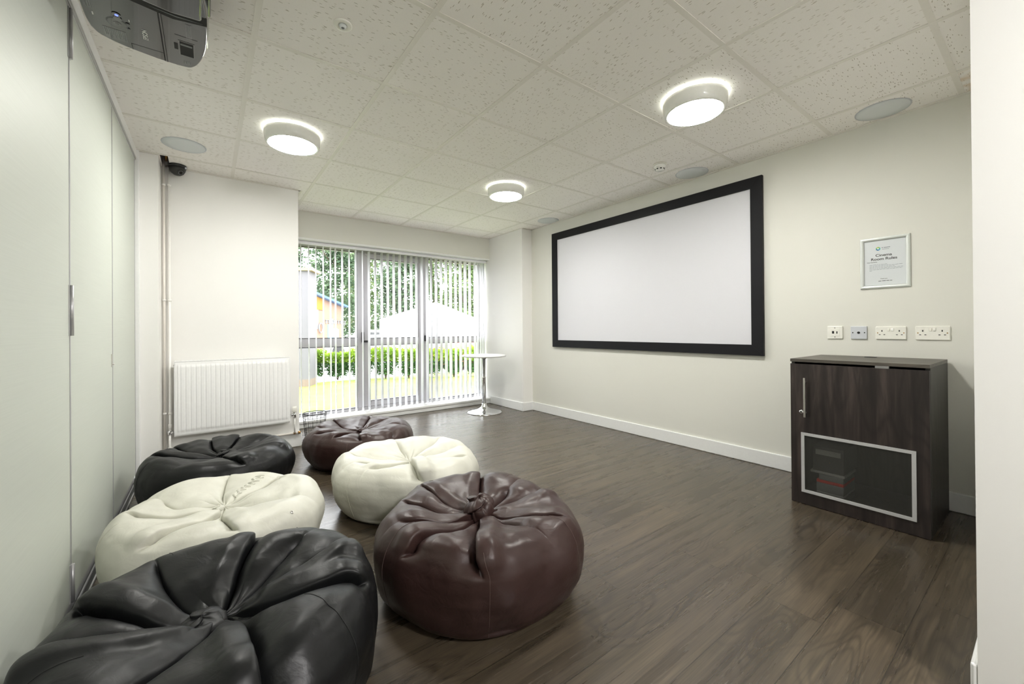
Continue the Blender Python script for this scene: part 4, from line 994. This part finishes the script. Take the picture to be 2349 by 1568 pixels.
# ------------------------------------------------------------------ outside
def outside():
    G = -.10
    def mat_grass():
        t = NT('short_lawn'); tex = t.n('TexCoord'); n = t.n('TexNoise', Vector=tex.outputs['Object'], Scale=3.0, Detail=6.0); n2 = t.n('TexNoise', Vector=tex.outputs['Object'], Scale=60.0, Detail=3.0)
        c = t.ramp(n.outputs[0], [(.3, (.135, .195, .028)), (.55, (.19, .245, .045)), (.75, (.25, .25, .075))]); t.P(Base_Color=t.mix(t.math('MULTIPLY', n2.outputs[0], .6), c, rgb(.15, .19, .04)), Roughness=.9); t.bump(n2.outputs[0], .6, .02); return t.m
    b = MB(); b.box((-6, 5.2, G-.2), (30, 9.9, G)); struct(b.build('lawn', mat_grass()))
    b = MB(); b.box((-20, 9.9, G-.5), (60, 70, G-.12)); struct(b.build('road', plain('pale_asphalt', (.34, .34, .35), .9)))
    b = MB(); b.box((.5, 5.14, -.3), (3.6, 5.35, .02)); struct(b.build('trim_10', plain('concrete_sill', (.4, .39, .37), .8)))
    # grey clad outbuilding at the left
    r = thing('outbuilding', 'grey clad outbuilding with a tan roof edge at the left of the lawn', 'building', (1.2, 9.8, G))
    A = Vector((.9, 9.70, 0)); B = Vector((1.72, 9.25, 0)); d = (B-A).normalized(); nn = Vector((-d.y, d.x, 0))
    def blk(m, t0, t1, z0, z1, n0, n1):
        q = [A+d*t0+nn*n0, A+d*t1+nn*n0, A+d*t1+nn*n1, A+d*t0+nn*n1]; m.prism([(p.x, p.y) for p in q], z0, z1)
    L = (B-A).length; m = MB(); blk(m, -3, L, G+.15, 2.34, 0, .5)
    m.build('cladding', plain('grey_cladding', (.125, .12, .135), .6), r)
    m = MB(); blk(m, -3, L, G, G+.15, 0, .5); m.build('brick_base', plain('tan_brick', (.19, .145, .12), .9), r)
    m = MB(); blk(m, -3, L+.08, 2.34, 2.40, -.06, .55); m.build('roof_edge', plain('tan_timber', (.28, .20, .12), .7), r)
    # foliage
    def leaves(pts, size, rnd, flat=.5):
        v = []; f = []
        for p in pts:
            s_ = size*rnd.uniform(.6, 1.4); a = Vector((rnd.gauss(0, 1), rnd.gauss(0, 1), rnd.gauss(0, 1)*flat)).normalized(); t = Vector((rnd.gauss(0, 1), rnd.gauss(0, 1), rnd.gauss(0, 1))); b_ = a.cross(t).normalized()
            o = len(v); c = Vector(p); v += [c-a*s_, c-b_*s_*.45+a*s_*.1, c+a*s_, c+b_*s_*.45+a*s_*.1]; f.append((o, o+1, o+2, o+3))
        return v, f
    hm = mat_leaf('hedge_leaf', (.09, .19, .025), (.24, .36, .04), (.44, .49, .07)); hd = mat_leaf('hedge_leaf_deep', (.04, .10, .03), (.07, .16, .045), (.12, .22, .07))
    wood = plain('bark', (.10, .07, .05), .9)
    rnd = random.Random(11)
    P0 = Vector((1.75, 10.42, G)); P1 = Vector((6.2, 8.25, G)); n = 9
    SHL = ['bright green hedge shrub right beside the grey outbuilding']+['bright green hedge shrub, %s along from the outbuilding' % q_ for q_ in ('second', 'third', 'fourth', 'fifth', 'sixth', 'seventh', 'eighth')]+['bright green hedge shrub at the right-hand end of the hedge']
    for k in range(n):
        c = P0.lerp(P1, (k+.5)/n); r = thing('hedge_shrub', SHL[k], 'shrub', c, 'low hedge shrubs beyond the lawn')
        hgt = rnd.uniform(.62, .82); pts = []
        for _ in range(3400):
            u = rnd.random(); az = rnd.random()*2*PI; rad = .25*math.sqrt(rnd.random()); zz = .10+(hgt-.10)*(u**.8); taper = min(1, .62+zz*.9)
            pts.append((c.x+rad*math.cos(az)*taper*1.25, c.y+rad*math.sin(az)*taper*.85, G+zz+rnd.gauss(0, .02)))
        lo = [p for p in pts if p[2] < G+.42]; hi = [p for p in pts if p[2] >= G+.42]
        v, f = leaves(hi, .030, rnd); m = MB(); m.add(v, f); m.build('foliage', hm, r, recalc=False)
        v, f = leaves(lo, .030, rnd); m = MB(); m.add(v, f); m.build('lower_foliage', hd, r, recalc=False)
        m = MB()
        for q in range(5):
            a = rnd.random()*6.28; m.tube([(c.x, c.y, G), (c.x+.06*math.cos(a), c.y+.06*math.sin(a), G+.2), (c.x+.2*math.cos(a), c.y+.2*math.sin(a), G+.5)], [.012, .009, .004], 5)
        m.build('stem', wood, r)
    # kerb behind the hedge, pale
    # trees
    ta = mat_leaf('tree_leaf', (.09, .135, .06), (.18, .25, .11), (.32, .36, .18)); tb = mat_leaf('tree_leaf_dark', (.07, .12, .075), (.13, .19, .11), (.21, .27, .15))
    spots = [(2.4, 42, 11.0, 2.7, 'tree seen at the far left of the window above the outbuilding', ta), (10.2, 42, 13.0, 2.9, 'dark tree behind the orange building', tb), (16.3, 40, 13.0, 2.8, 'tall tree just right of the orange building', tb),
             (22.2, 37, 12.0, 2.8, 'pale green tree in the middle of the window view', ta), (27.6, 33.5, 11.5, 2.7, 'tree standing behind the white marquee', ta), (32.5, 29.5, 11.0, 2.7, 'rightmost tree in the window view', tb),
             (15.2, 51, 15.0, 3.2, 'tall pale tree far behind the others', ta), (24.0, 48, 14.0, 3.2, 'far tree rising above the marquee', ta), (33.0, 42, 13.0, 3.4, 'far tree at the right end of the window view', tb), (6.5, 51, 15.0, 3.2, 'far tree above the roof of the outbuilding', tb)]
    for (x, y, hh, cr, lab, mt) in spots:
        r = thing('tree', lab, 'tree', (x, y, G-.12))
        m = MB(); m.tube([(x, y, G-.12), (x+.1, y, 2.0), (x-.1, y+.1, hh*.7)], [.22, .17, .07], 8)
        for q in range(7):
            a = rnd.random()*6.28; z0 = rnd.uniform(1.6, hh*.6); m.tube([(x, y, z0), (x+cr*.4*math.cos(a), y+cr*.4*math.sin(a), z0+1.0), (x+cr*.75*math.cos(a), y+cr*.75*math.sin(a), z0+1.8)], [.07, .05, .02], 5)
        m.build('trunk', wood, r)
        pts = []; cl = [(x+rnd.uniform(-.8, .8)*cr*(1-.35*q_), y+rnd.uniform(-.6, .6)*cr, .6+(hh-.6)*q_) for q_ in [rnd.random() for _ in range(105)]]
        for (a, b_, c_) in cl:
            s_ = rnd.uniform(.45, .9)*cr*.26
            for _ in range(110): pts.append((a+rnd.gauss(0, s_), b_+rnd.gauss(0, s_), max(.4, c_+rnd.gauss(0, s_*.8))))
        v, f = leaves(pts, .19, rnd); m = MB(); m.add(v, f); m.build('foliage', mt, r, recalc=False)
    # low brick building with orange gable and blue roof edge
    r = thing('community_building', 'low orange and tan building with a blue roof edge beyond the road', 'building', (7.6, 33, G-.12))
    A = Vector((5.2, 28.8, 0)); B = Vector((9.0, 34.6, 0)); d = (B-A).normalized(); nn = Vector((-d.y, d.x, 0)); L = (B-A).length
    def face(m, t0, t1, z0a, z1a, z0b, z1b, n0, n1):
        q = []
        for t, z0, z1 in ((t0, z0a, z1a), (t1, z0b, z1b)):
            for n_ in (n0, n1):
                for z in (z0, z1): p = A+d*t+nn*n_; q.append((p.x, p.y, z))
        m.add(q, [(0, 1, 5, 4), (2, 6, 7, 3), (0, 4, 6, 2), (1, 3, 7, 5), (0, 2, 3, 1), (4, 5, 7, 6)])
    tr = lambda t: 3.62-.62*t/L
    m = MB(); face(m, 0, L, G-.12, tr(0), G-.12, tr(L), 0, 4); m.build('brick_wall', plain('peach_brick', (.26, .165, .115), .9), r)
    m = MB(); face(m, -.1, L+.3, tr(0), tr(0)+.16, tr(L), tr(L)+.14, -.35, 4.2); m.build('roof_edge', plain('blue_fascia', (.09, .17, .32), .5), r)
    m = MB(); face(m, 0, 2.9, 2.55, tr(0)-.02, 2.55, tr(2.9)-.02, -.05, 0); m.build('orange_panel', plain('orange_panel', (.32, .16, .018), .6), r)
    for t0, t1, z0, z1, mt in ((1.55, 1.85, 1.2, 2.55, 'greybox'), (4.4, 4.7, 1.3, 2.0, 'greybox'), (5.6, 5.9, .2, 1.2, 'greybox')):
        m = MB(); face(m, t0, t1, z0, z1, z0, z1, -.04, 0); m.build('window', M[mt], r)
    m = MB(); face(m, 3.6, 4.6, 0, 1.55, 0, 1.55, -.06, 0); m.build('door', plain('pale_blue_door', (.20, .42, .58), .5), r)
    m = MB(); face(m, 4.8, 5.5, 0, 1.25, 0, 1.25, -.06, 0); m.build('door', plain('sky_blue_door', (.38, .58, .62), .5), r)
    m = MB()
    for k in range(9): face(m, 3.2+k*.5, 3.32+k*.5, 1.62, 1.85, 1.62, 1.85, -.08, 0)
    face(m, 3.1, 7.6, 1.85, 1.88, 1.85, 1.88, -.08, 0)
    m.build('railing', M['greybox'], r)
    p = A+d*2.1-nn*.1; m = MB(); ring = [(p.x+d.x*.33*math.cos(q), p.y+d.y*.33*math.cos(q), 1.28+.33*math.sin(q)) for q in np.linspace(0, 2*PI, 24, endpoint=False)]; m.tube(ring, .04, 6, closed=True); m.build('round_sign', M['greybox'], r)
    # white marquee
    cx, cy, ge = 8.25, 16.3, G-.12
    r = thing('marquee', 'white pop-up marquee with a pointed roof beyond the hedge', 'marquee', (cx, cy, ge)); wt = plain('marquee_canvas', (.80, .81, .83), .7)
    u = Vector((.811, -.585, 0)); v_ = Vector((.585, .811, 0)); h2 = 1.93; pk = 2.32; ev = 1.52
    cs = [Vector((cx, cy, 0))+u*h2*a+v_*h2*b_ for a, b_ in ((-1, -1), (1, -1), (1, 1), (-1, 1))]
    m = MB(); m.add([(*c.xy, ev) for c in cs]+[(cx, cy, pk)]+[(*c.xy, ev-.02) for c in cs], [(0, 1, 4), (1, 2, 4), (2, 3, 4), (3, 0, 4), (8, 7, 6, 5), (0, 5, 6, 1), (1, 6, 7, 2), (2, 7, 8, 3), (3, 8, 5, 0)]); m.build('roof', wt, r)
    for k in range(4):
        a, b_ = cs[k], cs[(k+1) % 4]; n_ = Vector((b_.y-a.y, a.x-b_.x, 0)).normalized()*.01; m = MB(); m.prism([((a+n_).x, (a+n_).y), ((b_+n_).x, (b_+n_).y), ((b_-n_).x, (b_-n_).y), ((a-n_).x, (a-n_).y)], ge+(.0 if k in (0, 2, 3) else 1.2), ev-.02); m.build('side_wall', wt, r)
        m = MB(); m.cyl((a.x, a.y, ge), (a.x, a.y, ev), .02, 8); m.build('leg', M['steel'], r)
    # cars
    def car(name_label, c, ang, col, L=4.1, hh=1.42, base=-.30):
        r = thing('car', name_label, 'car', (c[0], c[1], base)); M4 = Matrix.Translation((c[0], c[1], base)) @ Matrix.Rotation(ang, 4, 'Z')
        body = [(-L/2, .30), (-L/2+.05, .72), (-L/2+.55, .86), (-L*.20, .92), (L*.36, .93), (L/2-.05, .86), (L/2, .45), (L/2-.06, .28), (-L/2+.1, .22)]
        cab = [(-L*.24, .90), (-L*.08, hh-.03), (L*.06, hh), (L*.24, hh-.05), (L*.41, .90)]
        def ext(poly, w, w2=None):
            m = MB(); n = len(poly); v = []
            for s_, wd in ((-1, w), (1, w)):
                for (x, z) in poly: t = (wd if w2 is None or z < .95 else w2); v.append(M4 @ Vector((x, s_*t, z)))
            m.add(v, [tuple(range(n-1, -1, -1)), tuple(range(n, 2*n))]+[(i, (i+1) % n, n+(i+1) % n, n+i) for i in range(n)]); return m
        ext(body, .86).build('body', col, r, bevel=.05, bseg=3); ext(cab, .80, .62).build('cabin', col, r, bevel=.03)
        wn_ = [(-L*.20, .96), (-L*.085, hh-.12), (L*.22, hh-.13), (L*.36, .96)]; ext(wn_, .81, .70).build('side_windows', M['gblack'], r)
        m = MB(); n4 = [(-L*.10, hh-.035), (L*.06, hh+.01), (L*.25, hh-.045), (L*.25, hh-.065), (L*.06, hh-.02), (-L*.10, hh-.06)]; ext(n4, .64).build('roof', col, r)
        for x in (-L*.32, L*.31):
            for s_ in (-1, 1):
                m = MB(); a = M4 @ Vector((x, s_*.70, .31)); b_ = M4 @ Vector((x, s_*.88, .31)); m.cyl(a, b_, .31, 20); m.build('wheel', M['rubber'], r)
    car('white car parked beyond the hedge, left of the marquee', (7.1, 22.2), -.55, plain('white_car_paint', (.75, .76, .78), .2, coat=.5), base=-.32)
    car('red car parked just behind the hedge, in front of the marquee', (8.0, 12.2), .35, plain('red_car_paint', (.55, .04, .03), .2, coat=.5), L=3.6, hh=1.10, base=-.30)
    # signpost
    r = thing('post', 'thin yellow and blue post standing left of the marquee', 'post', (7.5, 19.4, G-.12))
    m = MB(); m.cyl((7.5, 19.4, G-.12), (7.5, 19.4, 1.68), .09, 12); m.build('pole', plain('blue_post', (.08, .16, .28), .5), r)
    m = MB(); m.cyl((7.5, 19.4, 1.68), (7.5, 19.4, 2.55), .07, 12); m.build('upper_section', plain('yellow_post', (.30, .23, .07), .5), r)
outside()
